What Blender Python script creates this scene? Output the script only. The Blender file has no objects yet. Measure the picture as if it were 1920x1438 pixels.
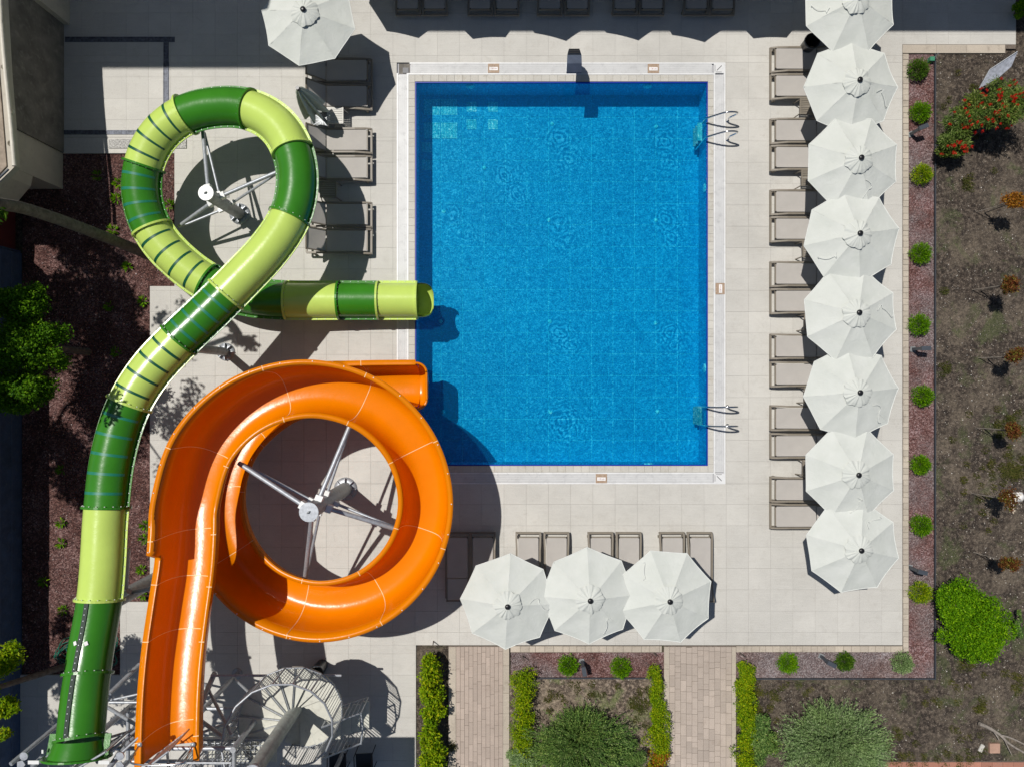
import bpy, math, random
import numpy as np
from mathutils import Vector, Matrix
R = math.radians
random.seed(7); rng = np.random.default_rng(7)
scene = bpy.context.scene
C = scene.collection
# ---------------------------------------------------------------- camera, sky, sun
F, D, CX, CY = 1331.2, 20.8, 960.0, 719.0          # 64 photo pixels = 1 m on the ground
def P(x, y, h=0.0):                                # photo pixel at height h -> world
    return Vector(((x-CX)/F*(D-h), (CY-y)/F*(D-h), h))
def G(x, y, z=0.0):                                # ground plan pixel -> world
    return Vector(((x-CX)/64, (CY-y)/64, z))
cam = bpy.data.objects.new('camera', bpy.data.cameras.new('camera')); C.objects.link(cam)
cam.location = (0, 0, D); cam.data.sensor_width = 36; cam.data.lens = F/1920*36
cam.data.clip_end = 500; cam.data.clip_start = 0.1
scene.camera = cam
SUN_EL = 64.3
SDX, SDY = 0.76, -0.65                             # the way shadows fall
w = bpy.data.worlds.new('World'); scene.world = w; w.use_nodes = True
nt = w.node_tree; bg = nt.nodes['Background']
sky = nt.nodes.new('ShaderNodeTexSky'); sky.sky_type = 'NISHITA'; sky.sun_disc = False
sky.sun_elevation = R(SUN_EL); sky.sun_rotation = math.atan2(-SDX, -SDY)
sky.air_density = 1.0; sky.dust_density = 0.6; sky.ozone_density = 1.2
nt.links.new(sky.outputs[0], bg.inputs[0]); bg.inputs[1].default_value = 0.058
sl = bpy.data.lights.new('sun', 'SUN'); sl.energy = 4.6; sl.angle = R(0.5); sl.color = (1.0, 0.965, 0.91)
so = bpy.data.objects.new('sun', sl); C.objects.link(so)
sd = Vector((SDX*math.cos(R(SUN_EL)), SDY*math.cos(R(SUN_EL)), -math.sin(R(SUN_EL))))
so.rotation_euler = sd.to_track_quat('-Z', 'Y').to_euler(); so.location = (-10, 10, 30)
vs = scene.view_settings
vs.view_transform = 'Standard'; vs.look = 'None'; vs.gamma = 1; vs.exposure = -0.27
vs.use_curve_mapping = False

# ---------------------------------------------------------------- materials
def new_mat(name):
    m = bpy.data.materials.new(name); m.use_nodes = True
    return m, m.node_tree, m.node_tree.nodes['Principled BSDF']
def N(t, kind, **kw):
    n = t.nodes.new(kind)
    for k, v in kw.items():
        if k.startswith('i_'): n.inputs[k[2:].replace('_', ' ')].default_value = v
        else: setattr(n, k, v)
    return n
def ramp(t, fac, stops):
    r = t.nodes.new('ShaderNodeValToRGB'); e = r.color_ramp.elements
    while len(e) < len(stops): e.new(0.5)
    for i, (p, c) in enumerate(stops):
        e[i].position = p; e[i].color = (*c, 1) if len(c) == 3 else c
    t.links.new(fac, r.inputs[0]); return r.outputs[0]
def mixc(t, fac, a, b, mode='MIX'):
    m = t.nodes.new('ShaderNodeMix'); m.data_type = 'RGBA'; m.blend_type = mode
    for sock, v in ((m.inputs[0], fac), (m.inputs[6], a), (m.inputs[7], b)):
        if hasattr(v, 'is_output'): t.links.new(v, sock)
        elif isinstance(v, (int, float)): sock.default_value = v
        else: sock.default_value = (*v, 1)
    return m.outputs[2]
def wpos(t):
    return t.nodes.new('ShaderNodeNewGeometry').outputs['Position']
def noise(t, scale, detail=4, rough=0.6, dist=0.0, vec=None):
    n = t.nodes.new('ShaderNodeTexNoise'); n.inputs['Scale'].default_value = scale
    n.inputs['Detail'].default_value = detail; n.inputs['Roughness'].default_value = rough
    n.inputs['Distortion'].default_value = dist
    t.links.new(vec if vec else wpos(t), n.inputs['Vector']); return n.outputs[0]
def bump(t, b, h, strength=0.3, dist=0.02):
    n = t.nodes.new('ShaderNodeBump'); n.inputs['Strength'].default_value = strength
    n.inputs['Distance'].default_value = dist
    t.links.new(h, n.inputs['Height']); t.links.new(n.outputs[0], b.inputs['Normal'])
def plain(name, col, rough=0.5, metal=0.0, var=0.12, nscale=6.0, coat=0.0, bmp=0.0, bscale=60, dirt=None):
    m, t, b = new_mat(name)
    b.inputs['Roughness'].default_value = rough; b.inputs['Metallic'].default_value = metal
    if coat: b.inputs['Coat Weight'].default_value = coat; b.inputs['Coat Roughness'].default_value = 0.06
    n = noise(t, nscale)
    dk = tuple(c*(1-var) for c in col); lt = tuple(min(1, c*(1+var)) for c in col)
    c = ramp(t, n, [(0.3, dk), (0.7, lt)])
    if dirt:
        d = noise(t, nscale*3.1, 6, 0.7)
        d = ramp(t, d, [(0.52, (0, 0, 0)), (0.75, (1, 1, 1))])
        c = mixc(t, d, c, dirt)
    t.links.new(c, b.inputs['Base Color'])
    if bmp: bump(t, b, noise(t, bscale, 5), bmp, 0.01)
    return m
def tile_mat(name, col, var=0.1, stain=(0.36, 0.33, 0.29), rough=0.75):
    m, t, b = new_mat(name)
    oi = t.nodes.new('ShaderNodeObjectInfo').outputs['Random']
    gi = t.nodes.new('ShaderNodeNewGeometry').outputs['Random Per Island']
    ad = N(t, 'ShaderNodeMath', operation='ADD'); t.links.new(oi, ad.inputs[0]); t.links.new(gi, ad.inputs[1])
    fr = N(t, 'ShaderNodeMath', operation='FRACT'); t.links.new(ad.outputs[0], fr.inputs[0])
    c = ramp(t, fr.outputs[0], [(0, tuple(x*(1-var) for x in col)), (1, tuple(min(1, x*(1+var)) for x in col))])
    big = ramp(t, noise(t, 0.33, 7, 0.68), [(0.38, (0, 0, 0)), (0.66, (1, 1, 1))])
    c = mixc(t, big, c, tuple(x*0.83 for x in col))
    st = ramp(t, noise(t, 3.2, 9, 0.78, 0.6), [(0.53, (0, 0, 0)), (0.70, (.6, .6, .6))])
    c = mixc(t, st, c, stain)
    fine = noise(t, 46, 4, 0.7)
    c = mixc(t, 0.22, c, ramp(t, fine, [(0.3, (.1, .1, .1)), (0.7, (.9, .9, .9))]), 'OVERLAY')
    mp = t.nodes.new('ShaderNodeMapping'); mp.inputs['Scale'].default_value = (1.3, 14, 1)
    t.links.new(wpos(t), mp.inputs[0])
    stk = ramp(t, noise(t, 1.6, 5, 0.65, 0.3, mp.outputs[0]), [(0.5, (0, 0, 0)), (0.78, (.4, .4, .4))])
    c = mixc(t, stk, c, tuple(min(1, x*1.14) for x in col))
    spk = ramp(t, noise(t, 21, 2, 0.5), [(0.73, (0, 0, 0)), (0.77, (.8, .8, .8))])
    c = mixc(t, spk, c, tuple(x*0.55 for x in col))
    t.links.new(c, b.inputs['Base Color']); b.inputs['Roughness'].default_value = rough
    bump(t, b, fine, 0.15, 0.004)
    return m
def leaf_mat(name, c1, c2, c3=None, trans=0.3, patch=None):
    m, t, b = new_mat(name)
    g = t.nodes.new('ShaderNodeNewGeometry').outputs['Random Per Island']
    st = [(0.0, c1), (0.75, c2), (1.0, c3 or c2)]
    c = ramp(t, g, st)
    n = ramp(t, noise(t, 1.7, 4), [(0.35, (0, 0, 0)), (0.7, (1, 1, 1))])
    c = mixc(t, n, c, mixc(t, 1.0, c, patch or (1.35, 1.2, 0.8), 'MULTIPLY'))
    t.links.new(c, b.inputs['Base Color']); b.inputs['Roughness'].default_value = 0.5
    b.inputs['Specular IOR Level'].default_value = 0.065
    tr = t.nodes.new('ShaderNodeBsdfTranslucent'); t.links.new(c, tr.inputs[0])
    mx = t.nodes.new('ShaderNodeMixShader'); mx.inputs[0].default_value = trans
    t.links.new(b.outputs[0], mx.inputs[1]); t.links.new(tr.outputs[0], mx.inputs[2])
    t.links.new(mx.outputs[0], t.nodes['Material Output'].inputs[0])
    return m
def gravel_mat(name, c1, c2, c3, scale=38, lf=1.1):
    m, t, b = new_mat(name)
    v = t.nodes.new('ShaderNodeTexVoronoi'); v.inputs['Scale'].default_value = scale
    t.links.new(wpos(t), v.inputs['Vector'])
    sep = t.nodes.new('ShaderNodeSeparateColor'); t.links.new(v.outputs['Color'], sep.inputs[0])
    c = ramp(t, sep.outputs[0], [(0.0, c1), (0.55, c2), (1.0, c3)])
    n = ramp(t, noise(t, lf, 6, 0.66), [(0.42, (0.62, 0.50, 0.46)), (0.5, (.85, .78, .76)), (0.6, (1.15, 1.2, 1.25))])
    c = mixc(t, 1.0, c, n, 'MULTIPLY')
    gz = ramp(t, noise(t, .42, 5, 0.6), [(0.46, (0, 0, 0)), (0.58, (.8, .8, .8))])
    c = mixc(t, gz, c, ramp(t, sep.outputs[1], [(0, (0.08, 0.062, 0.062)), (.6, (0.2, 0.16, 0.16)), (1, (.4, .35, .35))])) if name != 'lava_mulch' else c
    t.links.new(c, b.inputs['Base Color']); b.inputs['Roughness'].default_value = 0.9
    bump(t, b, v.outputs['Distance'], 0.9, 0.03)
    return m

M = {}
M['tile'] = tile_mat('deck_tile', (0.585, 0.565, 0.52), 0.05, (0.44, 0.415, 0.37))
M['grout'] = plain('grout', (0.40, 0.38, 0.345), 0.9, var=0.35, nscale=1.2)
M['paver'] = tile_mat('paver', (0.46, 0.375, 0.315), 0.16, (0.32, 0.25, 0.2))
M['paver_pink'] = tile_mat('paver_pink', (0.47, 0.395, 0.335), 0.2, (0.33, 0.26, 0.21))
M['kerb'] = tile_mat('kerb_stone', (0.50, 0.435, 0.355), 0.14, (0.2, 0.155, 0.12))
M['sand'] = plain('joint_sand', (0.16, 0.13, 0.105), 0.95, var=0.4, nscale=30, bmp=.5)
M['red_path'] = tile_mat('red_paver', (0.42, 0.19, 0.13), 0.15, (0.3, 0.2, 0.16))
M['gutter_white'] = plain('white_plastic', (0.74, 0.74, 0.735), 0.4, var=0.06, nscale=2, dirt=(0.55, 0.55, 0.55))
M['gutter_dark'] = plain('gutter_channel', (0.42, 0.42, 0.44), 0.7)
M['coping'] = tile_mat('coping_tile', (0.58, 0.555, 0.50), 0.08, (0.33, 0.28, 0.2))
M['gravel'] = gravel_mat('lava_gravel', (0.075, 0.038, 0.036), (0.20, 0.095, 0.085), (0.42, 0.30, 0.29))
M['gravel_grey'] = gravel_mat('dusty_gravel', (0.12, 0.09, 0.088), (0.26, 0.2, 0.195), (0.48, 0.42, 0.41))
M['mulch'] = gravel_mat('lava_mulch', (0.04, 0.02, 0.018), (0.115, 0.05, 0.043), (0.26, 0.16, 0.14), 30)
def soil_mat(k=1.0, name='soil'):
    m, t, b = new_mat(name); q = lambda *c: tuple(x*k for x in c)
    c = ramp(t, noise(t, 9, 10, 0.88), [(0.42, q(0.018, 0.013, 0.01)), (0.51, q(0.052, 0.038, 0.028)), (0.585, q(0.19, 0.15, 0.115))])
    big = ramp(t, noise(t, 0.8, 8, 0.7, .4), [(0.47, (0, 0, 0)), (0.62, (.85, .85, .85))])
    c = mixc(t, big, c, ramp(t, noise(t, 13, 8, .8), [(.4, q(0.06, 0.046, 0.034)), (.6, q(0.23, 0.185, 0.135))]))
    gr = ramp(t, noise(t, 0.9, 8, 0.72, 0.5), [(0.54, (0, 0, 0)), (0.62, (.6, .6, .6))])
    c = mixc(t, gr, c, ramp(t, noise(t, 30, 4, .7), [(.4, q(0.03, 0.045, 0.012)), (.6, q(0.12, 0.14, 0.05))]))
    sp = ramp(t, noise(t, 34, 3, .6), [(0.655, (0, 0, 0)), (0.68, (1, 1, 1))])
    c = mixc(t, sp, c, (0.38, 0.33, 0.27))
    t.links.new(c, b.inputs['Base Color']); b.inputs['Roughness'].default_value = 0.95
    bump(t, b, noise(t, 22, 8, 0.75), 0.9, 0.05)
    return m
M['soil_light'] = soil_mat(2.1, 'dry_soil')
M['soil'] = soil_mat()
M['pebble'] = leaf_mat('pebble', (0.1, 0.08, 0.065), (0.3, 0.26, 0.22), (0.72, 0.68, 0.62), 0.0, (1, 1, 1))
M['chip'] = leaf_mat('gravel_chip', (0.07, 0.034, 0.03), (0.2, 0.1, 0.09), (0.5, 0.4, 0.38), 0.0, (1, 1, 1))
M['grass'] = leaf_mat('grass_blade', (0.05, 0.07, 0.015), (0.12, 0.13, 0.035), (0.2, 0.17, 0.08))
M['steel'] = plain('galvanised_steel', (0.44, 0.46, 0.49), 0.5, 0.5, 0.2, 14)
M['steel_dull'] = plain('dull_zinc', (0.33, 0.345, 0.35), 0.55, 0.45, 0.25, 9, dirt=(0.24, 0.23, 0.21))
M['chrome'] = plain('polished_steel', (0.72, 0.73, 0.74), 0.14, 1.0, 0.05)
M['white_metal'] = plain('white_flange', (0.78, 0.78, 0.76), 0.4, 0.0, 0.05)
M['tread'] = plain('painted_tread', (0.62, 0.61, 0.53), 0.55, 0.1, 0.07, 3, bmp=.15, dirt=(0.45, 0.44, 0.38))
M['orange'] = plain('orange_fibreglass', (0.73, 0.205, 0.0), 0.26, 0, 0.05, 1.3, bmp=1.0, bscale=2.2)
M['orange'].node_tree.nodes['Principled BSDF'].inputs['Specular IOR Level'].default_value = 0.3
M['seam_dark'] = plain('seam_gasket', (0.003, 0.02, 0.01), 0.6)
M['seam'] = plain('orange_seam', (0.92, 0.62, 0.32), 0.6)
M['green'] = plain('dark_green_fibreglass', (0.038, 0.20, 0.012), 0.25, 0, 0.1, 1.2, bmp=.8, bscale=2.2)
M['lime'] = plain('lime_fibreglass', (0.53, 0.69, 0.14), 0.25, 0, 0.05, 1.2, bmp=.8, bscale=2.2)
M['stripe_dark'] = plain('stripe_dark_green', (0.008, 0.10, 0.045), 0.4, coat=.4)
M['stripe_teal'] = plain('stripe_teal', (0.015, 0.20, 0.12), 0.4, coat=.4)
M['black'] = plain('black_plastic', (0.012, 0.012, 0.014), 0.35)
M['anthracite'] = plain('anthracite_paint', (0.05, 0.06, 0.075), 0.45)
M['frame'] = plain('taupe_resin', (0.215, 0.185, 0.145), 0.5, 0, 0.06)
M['sling'] = plain('sling_fabric', (0.44, 0.412, 0.38), 0.8, 0, 0.04, 3, bmp=.2, bscale=300)
def canvas():
    m, t, b = new_mat('umbrella_canvas')
    c = ramp(t, noise(t, 2.5, 5), [(0.3, (0.575, 0.595, 0.55)), (0.7, (0.63, 0.645, 0.605))])
    d = ramp(t, noise(t, 7, 7, 0.75), [(0.58, (0, 0, 0)), (0.85, (.5, .5, .5))])
    c = mixc(t, d, c, (0.54, 0.535, 0.48))
    t.links.new(c, b.inputs['Base Color']); b.inputs['Roughness'].default_value = 0.9
    b.inputs['Specular IOR Level'].default_value = 0.15
    bump(t, b, noise(t, 5, 5, 0.6, 1.5), 0.35, 0.03)
    return m
M['canvas'] = canvas()
M['canvas_edge'] = plain('canvas_hem', (0.74, 0.75, 0.71), 0.9)
M['canvas_shut'] = plain('folded_canvas', (0.44, 0.47, 0.40), 0.9, var=0.15, bmp=0.3, bscale=20)
M['granite'] = plain('granite_base', (0.2, 0.2, 0.21), 0.6, var=.3, nscale=50)
M['bark'] = plain('bark', (0.115, 0.095, 0.08), 0.95, var=0.45, nscale=9, bmp=1, bscale=25)
M['deadwood'] = plain('bare_wood', (0.27, 0.235, 0.2), 0.95, var=0.35, nscale=12, bmp=.8)
M['cream'] = plain('cream_render', (0.50, 0.46, 0.385), 0.85, var=0.06, nscale=2, dirt=(0.42, 0.38, 0.32))
M['stained'] = plain('stained_concrete', (0.17, 0.155, 0.135), 0.9, var=0.35, nscale=1.7, bmp=.4, dirt=(0.27, 0.25, 0.22))
M['pipe'] = plain('cream_pipe', (0.62, 0.58, 0.49), 0.5)
M['roof'] = plain('roof_screed', (0.32, 0.26, 0.2), 0.9, var=.25, bmp=.4)
M['blue_wall'] = plain('blue_wall_paint', (0.035, 0.07, 0.15), 0.8, var=0.25, nscale=3, dirt=(0.08, 0.11, 0.17))
M['maroon'] = plain('maroon_paint', (0.12, 0.02, 0.025), 0.6)
M['drain'] = plain('drain_metal', (0.12, 0.13, 0.16), 0.6, 0.3, 0.5, 12)
M['slab'] = plain('washed_slab', (0.40, 0.39, 0.37), 0.85, var=.6, nscale=28)
M['pool_tile'] = None
M['brown_plate'] = plain('brown_plate', (0.36, 0.25, 0.17), 0.6, dirt=(.55, .45, .36))
M['label'] = plain('label_white', (0.82, 0.8, 0.78), 0.5)
M['ink'] = plain('ink', (0.28, 0.05, 0.04), 0.6)
M['hose'] = plain('green_hose', (0.01, 0.13, 0.085), 0.45)
M['edging'] = plain('edging_strip', (0.045, 0.05, 0.06), 0.5)
M['grate_white'] = plain('grate_white', (0.95, 1.0, 1.0), 0.6)
M['inlet'] = plain('inlet_white', (0.55, 0.95, 1.0), 0.4)
M['sheet'] = plain('weathered_board', (0.42, 0.44, 0.5), 0.7, var=.3, nscale=14)
M['brick'] = plain('fired_brick', (0.42, 0.26, 0.19), 0.9, var=.15)

def pool_tile():
    m, t, b = new_mat('pool_tile_blue')
    oi = t.nodes.new('ShaderNodeObjectInfo').outputs['Random']
    c = ramp(t, oi, [(0, (0.004, 0.42, 0.70)), (1, (0.004, 0.47, 0.76))])
    c = mixc(t, ramp(t, noise(t, 0.35, 3), [(0.35, (0, 0, 0)), (.7, (1, 1, 1))]), c, (0.004, 0.375, 0.65))
    t.links.new(c, b.inputs['Base Color']); b.inputs['Roughness'].default_value = 0.5
    return m
M['pool_tile'] = pool_tile()
M['pool_grout'] = plain('pool_grout', (0.2, 0.75, 0.9), 0.7, var=.05)
M['pool_band'] = plain('waterline_tile', (0.0, 0.025, 0.40), 0.4)
RINGS = [(1048, 258, 1.0), (1245, 265, 1.0), (946, 328, 1.0), (846, 405, .8), (1046, 420, .9), (1250, 413, 1.0),
         (1050, 626, 1.0), (1255, 625, 1.0), (1052, 790, 1.25), (1243, 795, .6), (868, 780, .5)]
def water_mat():
    m, t, b = new_mat('pool_water')
    pos = wpos(t)
    n1 = noise(t, 10, 4, 0.72, 1.0, pos)
    n2 = noise(t, 27.0, 2, 0.6, 0.6, pos)
    a = N(t, 'ShaderNodeMath', operation='MULTIPLY_ADD'); a.inputs[1].default_value = 0.9
    t.links.new(n2, a.inputs[0]); t.links.new(n1, a.inputs[2])
    h = a.outputs[0]
    wob = N(t, 'ShaderNodeMath', operation='MULTIPLY'); wob.inputs[1].default_value = 0.42
    t.links.new(noise(t, 4.0, 3, 0.5, 0, pos), wob.inputs[0])
    for (x, y, s) in RINGS:
        dn = N(t, 'ShaderNodeVectorMath', operation='DISTANCE'); t.links.new(pos, dn.inputs[0])
        g = G(x, y, -0.03); dn.inputs[1].default_value = g
        ds = N(t, 'ShaderNodeMath', operation='ADD'); t.links.new(dn.outputs['Value'], ds.inputs[0]); t.links.new(wob.outputs[0], ds.inputs[1])
        sn = N(t, 'ShaderNodeMath', operation='MULTIPLY'); sn.inputs[1].default_value = 46
        t.links.new(ds.outputs[0], sn.inputs[0])
        sc_ = N(t, 'ShaderNodeMath', operation='SINE'); t.links.new(sn.outputs[0], sc_.inputs[0])
        fo = N(t, 'ShaderNodeMath', operation='MULTIPLY'); fo.inputs[1].default_value = -4.2/s
        t.links.new(dn.outputs['Value'], fo.inputs[0])
        ex = N(t, 'ShaderNodeMath', operation='EXPONENT'); t.links.new(fo.outputs[0], ex.inputs[0])
        mu = N(t, 'ShaderNodeMath', operation='MULTIPLY'); t.links.new(sc_.outputs[0], mu.inputs[0]); t.links.new(ex.outputs[0], mu.inputs[1])
        ma = N(t, 'ShaderNodeMath', operation='MULTIPLY_ADD'); ma.inputs[1].default_value = 0.55*s
        t.links.new(mu.outputs[0], ma.inputs[0]); t.links.new(h, ma.inputs[2]); h = ma.outputs[0]
    caustic_tint = ramp(t, h, [(0.32, (0.06, 0.50, 0.63)), (0.48, (0.14, 0.67, 0.76)), (0.60, (0.28, 0.82, 0.88)), (0.70, (0.7, 1, 1))])  # caustic light pattern put into the transmission colour, following the ripples
    # range of h is about 0.5..1.4, remap
    mr = N(t, 'ShaderNodeMapRange'); mr.inputs['From Min'].default_value = 0.52; mr.inputs['From Max'].default_value = 1.38
    t.links.new(h, mr.inputs['Value'])
    t.links.new(mr.outputs[0], caustic_tint.node.inputs[0])
    tr = t.nodes.new('ShaderNodeBsdfTransparent'); t.links.new(caustic_tint, tr.inputs[0])
    gl = t.nodes.new('ShaderNodeBsdfGlossy'); gl.inputs['Roughness'].default_value = 0.02
    bp = t.nodes.new('ShaderNodeBump'); bp.inputs['Strength'].default_value = 0.15; bp.inputs['Distance'].default_value = 0.01
    t.links.new(h, bp.inputs['Height']); t.links.new(bp.outputs[0], gl.inputs['Normal'])
    fr = t.nodes.new('ShaderNodeFresnel'); fr.inputs[0].default_value = 1.33; t.links.new(bp.outputs[0], fr.inputs['Normal'])
    mx = t.nodes.new('ShaderNodeMixShader'); t.links.new(fr.outputs[0], mx.inputs[0])
    df = t.nodes.new('ShaderNodeBsdfDiffuse'); df.inputs[0].default_value = (0.0, 0.22, 0.50, 1)      # light scattered back by the water itself
    m1 = t.nodes.new('ShaderNodeMixShader'); m1.inputs[0].default_value = 0.12
    t.links.new(tr.outputs[0], m1.inputs[1]); t.links.new(df.outputs[0], m1.inputs[2])
    t.links.new(m1.outputs[0], mx.inputs[1]); t.links.new(gl.outputs[0], mx.inputs[2])
    t.links.new(mx.outputs[0], t.nodes['Material Output'].inputs[0])
    return m
M['water'] = water_mat()

# ---------------------------------------------------------------- mesh helpers
class MB:
    def __init__(s): s.v = []; s.f = []; s.m = []; s.sm = []
    def add(s, vs, fs, mi=0, smooth=False):
        o = len(s.v); s.v += [tuple(a) for a in vs]
        for f in fs: s.f.append(tuple(i+o for i in f)); s.m.append(mi); s.sm.append(smooth)
        return s
    def box(s, x0, x1, y0, y1, z0, z1, mi=0):
        v = [(x0, y0, z0), (x1, y0, z0), (x1, y1, z0), (x0, y1, z0), (x0, y0, z1), (x1, y0, z1), (x1, y1, z1), (x0, y1, z1)]
        return s.add(v, [(0, 3, 2, 1), (4, 5, 6, 7), (0, 1, 5, 4), (1, 2, 6, 5), (2, 3, 7, 6), (3, 0, 4, 7)], mi)
    def obox(s, c, ax, ay, az, mi=0):       # oriented box with half axes
        c, ax, ay, az = map(Vector, (c, ax, ay, az)); v = []
        for z in (-1, 1):
            for x, y in ((-1, -1), (1, -1), (1, 1), (-1, 1)): v.append(c+ax*x+ay*y+az*z)
        return s.add(v, [(0, 3, 2, 1), (4, 5, 6, 7), (0, 1, 5, 4), (1, 2, 6, 5), (2, 3, 7, 6), (3, 0, 4, 7)], mi)
    def prism(s, pts, z0, z1, mi=0):
        n = len(pts); a = sum(pts[i][0]*pts[(i+1) % n][1]-pts[(i+1) % n][0]*pts[i][1] for i in range(n))
        if a < 0: pts = pts[::-1]
        v = [(p[0], p[1], z0) for p in pts]+[(p[0], p[1], z1) for p in pts]
        f = [tuple(range(n))[::-1], tuple(range(n, 2*n))]+[(i, (i+1) % n, n+(i+1) % n, n+i) for i in range(n)]
        return s.add(v, f, mi)
    def tube(s, pts, r, n=8, caps=True, mi=0, smooth=True):
        pts = [Vector(p) for p in pts]; rr = r if isinstance(r, (list, tuple)) else [r]*len(pts)
        vs = []; prev = None
        for i, p in enumerate(pts):
            tq = (pts[min(i+1, len(pts)-1)]-pts[max(i-1, 0)]).normalized()
            if prev is None:
                a = Vector((0, 0, 1)) if abs(tq.z) < 0.9 else Vector((1, 0, 0))
                u = tq.cross(a).normalized()
            else: u = (prev-tq*prev.dot(tq)).normalized()
            prev = u; wv = tq.cross(u)
            for k in range(n):
                an = 2*math.pi*k/n; vs.append(p+(u*math.cos(an)+wv*math.sin(an))*rr[i])
        fs = []
        for i in range(len(pts)-1):
            for k in range(n): fs.append((i*n+k, i*n+(k+1) % n, (i+1)*n+(k+1) % n, (i+1)*n+k))
        s.add(vs, fs, mi, smooth)
        if caps:
            s.add(vs[:n], [tuple(range(n))[::-1]], mi); s.add(vs[-n:], [tuple(range(n))], mi)
        return s
    def lathe(s, prof, c=(0, 0, 0), n=16, mi=0, smooth=True):
        vs = []
        for r, z in prof:
            for k in range(n):
                an = 2*math.pi*k/n; vs.append((c[0]+r*math.cos(an), c[1]+r*math.sin(an), c[2]+z))
        fs = []
        for i in range(len(prof)-1):
            for k in range(n): fs.append((i*n+k, i*n+(k+1) % n, (i+1)*n+(k+1) % n, (i+1)*n+k))
        return s.add(vs, fs, mi, smooth)
    def build(s, name, mats, parent=None, world=True, **props):
        me = bpy.data.meshes.new(name)
        v = s.v
        if parent is not None and world:
            L = Vector((0, 0, 0)); q_ = parent
            while q_ is not None: L = L+q_.matrix_basis.translation; q_ = q_.parent
            v = [(a[0]-L[0], a[1]-L[1], a[2]-L[2]) for a in v]
        me.from_pydata(v, [], s.f)
        for m_ in (mats if isinstance(mats, list) else [mats]): me.materials.append(m_)
        me.polygons.foreach_set('material_index', s.m); me.polygons.foreach_set('use_smooth', s.sm)
        me.update()
        o = bpy.data.objects.new(name, me); C.objects.link(o)
        if parent is not None: o.parent = parent
        for k, val in props.items(): o[k] = val
        return o
def thing(name, label, cat, loc=(0, 0, 0), rz=0, group=None):
    o = bpy.data.objects.new(name, None); C.objects.link(o); o.empty_display_size = 0.2
    o.location = loc; o.rotation_euler = (0, 0, rz); o['label'] = label; o['category'] = cat
    if group: o['group'] = group
    return o
def tag(o, label, cat, group=None):
    o['label'] = label; o['category'] = cat
    if group: o['group'] = group
    return o
def centre(o):                                   # put a single-mesh thing's origin at its base
    me = o.data; n = len(me.vertices); a = np.empty(n*3); me.vertices.foreach_get('co', a); a = a.reshape(-1, 3)
    c = np.array([(a[:, 0].min()+a[:, 0].max())/2, (a[:, 1].min()+a[:, 1].max())/2, a[:, 2].min()])
    a -= c; me.vertices.foreach_set('co', a.ravel()); me.update(); o.location = c; return o
def copy_tree(o, parent=None):
    c = o.copy(); C.objects.link(c)
    if parent is not None: c.parent = parent
    for ch in list(o.children): copy_tree(ch, c)
    return c
def place(o, loc, rz, label, group=None, scale=None):
    o.location = loc; o.rotation_euler = (0, 0, rz); o['label'] = label
    if group: o['group'] = group
    if scale: o.scale = (scale,)*3
    return o
def grect(mb, x0, x1, y0, y1, z0, z1, mi=0):      # rectangle given in ground-plan pixels
    a = G(x0, y1); b = G(x1, y0); return mb.box(a.x, b.x, a.y, b.y, z0, z1, mi)
def struct(name, mb, mats, parent=None):
    return mb.build(name, mats, parent, kind='structure')

# ================================================================ THE GROUND
mb = MB()       # ground sheet with a hole for the pool
for r_ in ((-6000, 8000, -6000, 118), (-6000, 744, 118, 907), (1360, 8000, 118, 907), (-6000, 8000, 907, 8000)):
    a = G(r_[0], r_[3], -0.08); b_ = G(r_[1], r_[2], -0.08)
    mb.add([(a.x, a.y, -.08), (b_.x, a.y, -.08), (b_.x, b_.y, -.08), (a.x, b_.y, -.08)], [(0, 1, 2, 3)])
ground = struct('ground', mb, M['soil'])

# soil with relief (garden on the right and beds at the bottom)
from mathutils import noise as mnoise
def relief(name, x0, x1, y0, y1, z, amp, mat, step=6):
    a = G(x0, y1); b_ = G(x1, y0)
    nx = max(2, int((x1-x0)/step)); ny = max(2, int((y1-y0)/step))
    vs = []
    for j in range(ny+1):
        for i in range(nx+1):
            x = a.x+(b_.x-a.x)*i/nx; y = a.y+(b_.y-a.y)*j/ny
            edge = min(i, j, nx-i, ny-j) > 0
            hh = amp*(mnoise.noise((x*2.1, y*2.1, 0))+0.5*mnoise.noise((x*7, y*7, 3))+0.35*mnoise.noise((x*17, y*17, 7))) if edge else 0
            vs.append((x, y, z+hh))
    fs = [(j*(nx+1)+i, j*(nx+1)+i+1, (j+1)*(nx+1)+i+1, (j+1)*(nx+1)+i) for j in range(ny) for i in range(nx)]
    m_ = MB(); m_.add(vs, fs, 0, True); return struct(name, m_, mat)
relief('garden_soil', 1906, 2150, -60, 101, -0.03, 0.04, M['soil'])
garden = relief('garden_soil', 1755, 2150, 101, 1427, -0.03, 0.05, M['soil'], 4.5)
relief('garden_soil', 1380, 1755, 1273, 1427, -0.03, 0.05, M['soil'], 4.5)
relief('garden_soil', 780, 857, 1213, 1600, -0.04, 0.02, M['soil'])
relief('garden_soil', 951, 1245, 1272, 1600, -0.03, 0.03, M['soil_light'])
relief('garden_soil', 1380, 1660, 1427, 1600, -0.03, 0.03, M['soil'])
relief('gravel_bed', 1704, 1752, 101, 1271, -0.035, 0.012, M['gravel'])
relief('gravel_bed', 1380, 1704, 1223, 1271, -0.035, 0.012, M['gravel_grey'])
relief('gravel_bed', 958, 1245, 1223, 1270, -0.035, 0.012, M['gravel'])
relief('mulch_bed', 40, 280, 537, 1264, -0.05, 0.03, M['mulch'], 8)
relief('mulch_bed', 40, 326, 288, 537, -0.05, 0.03, M['mulch'], 8)

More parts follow.
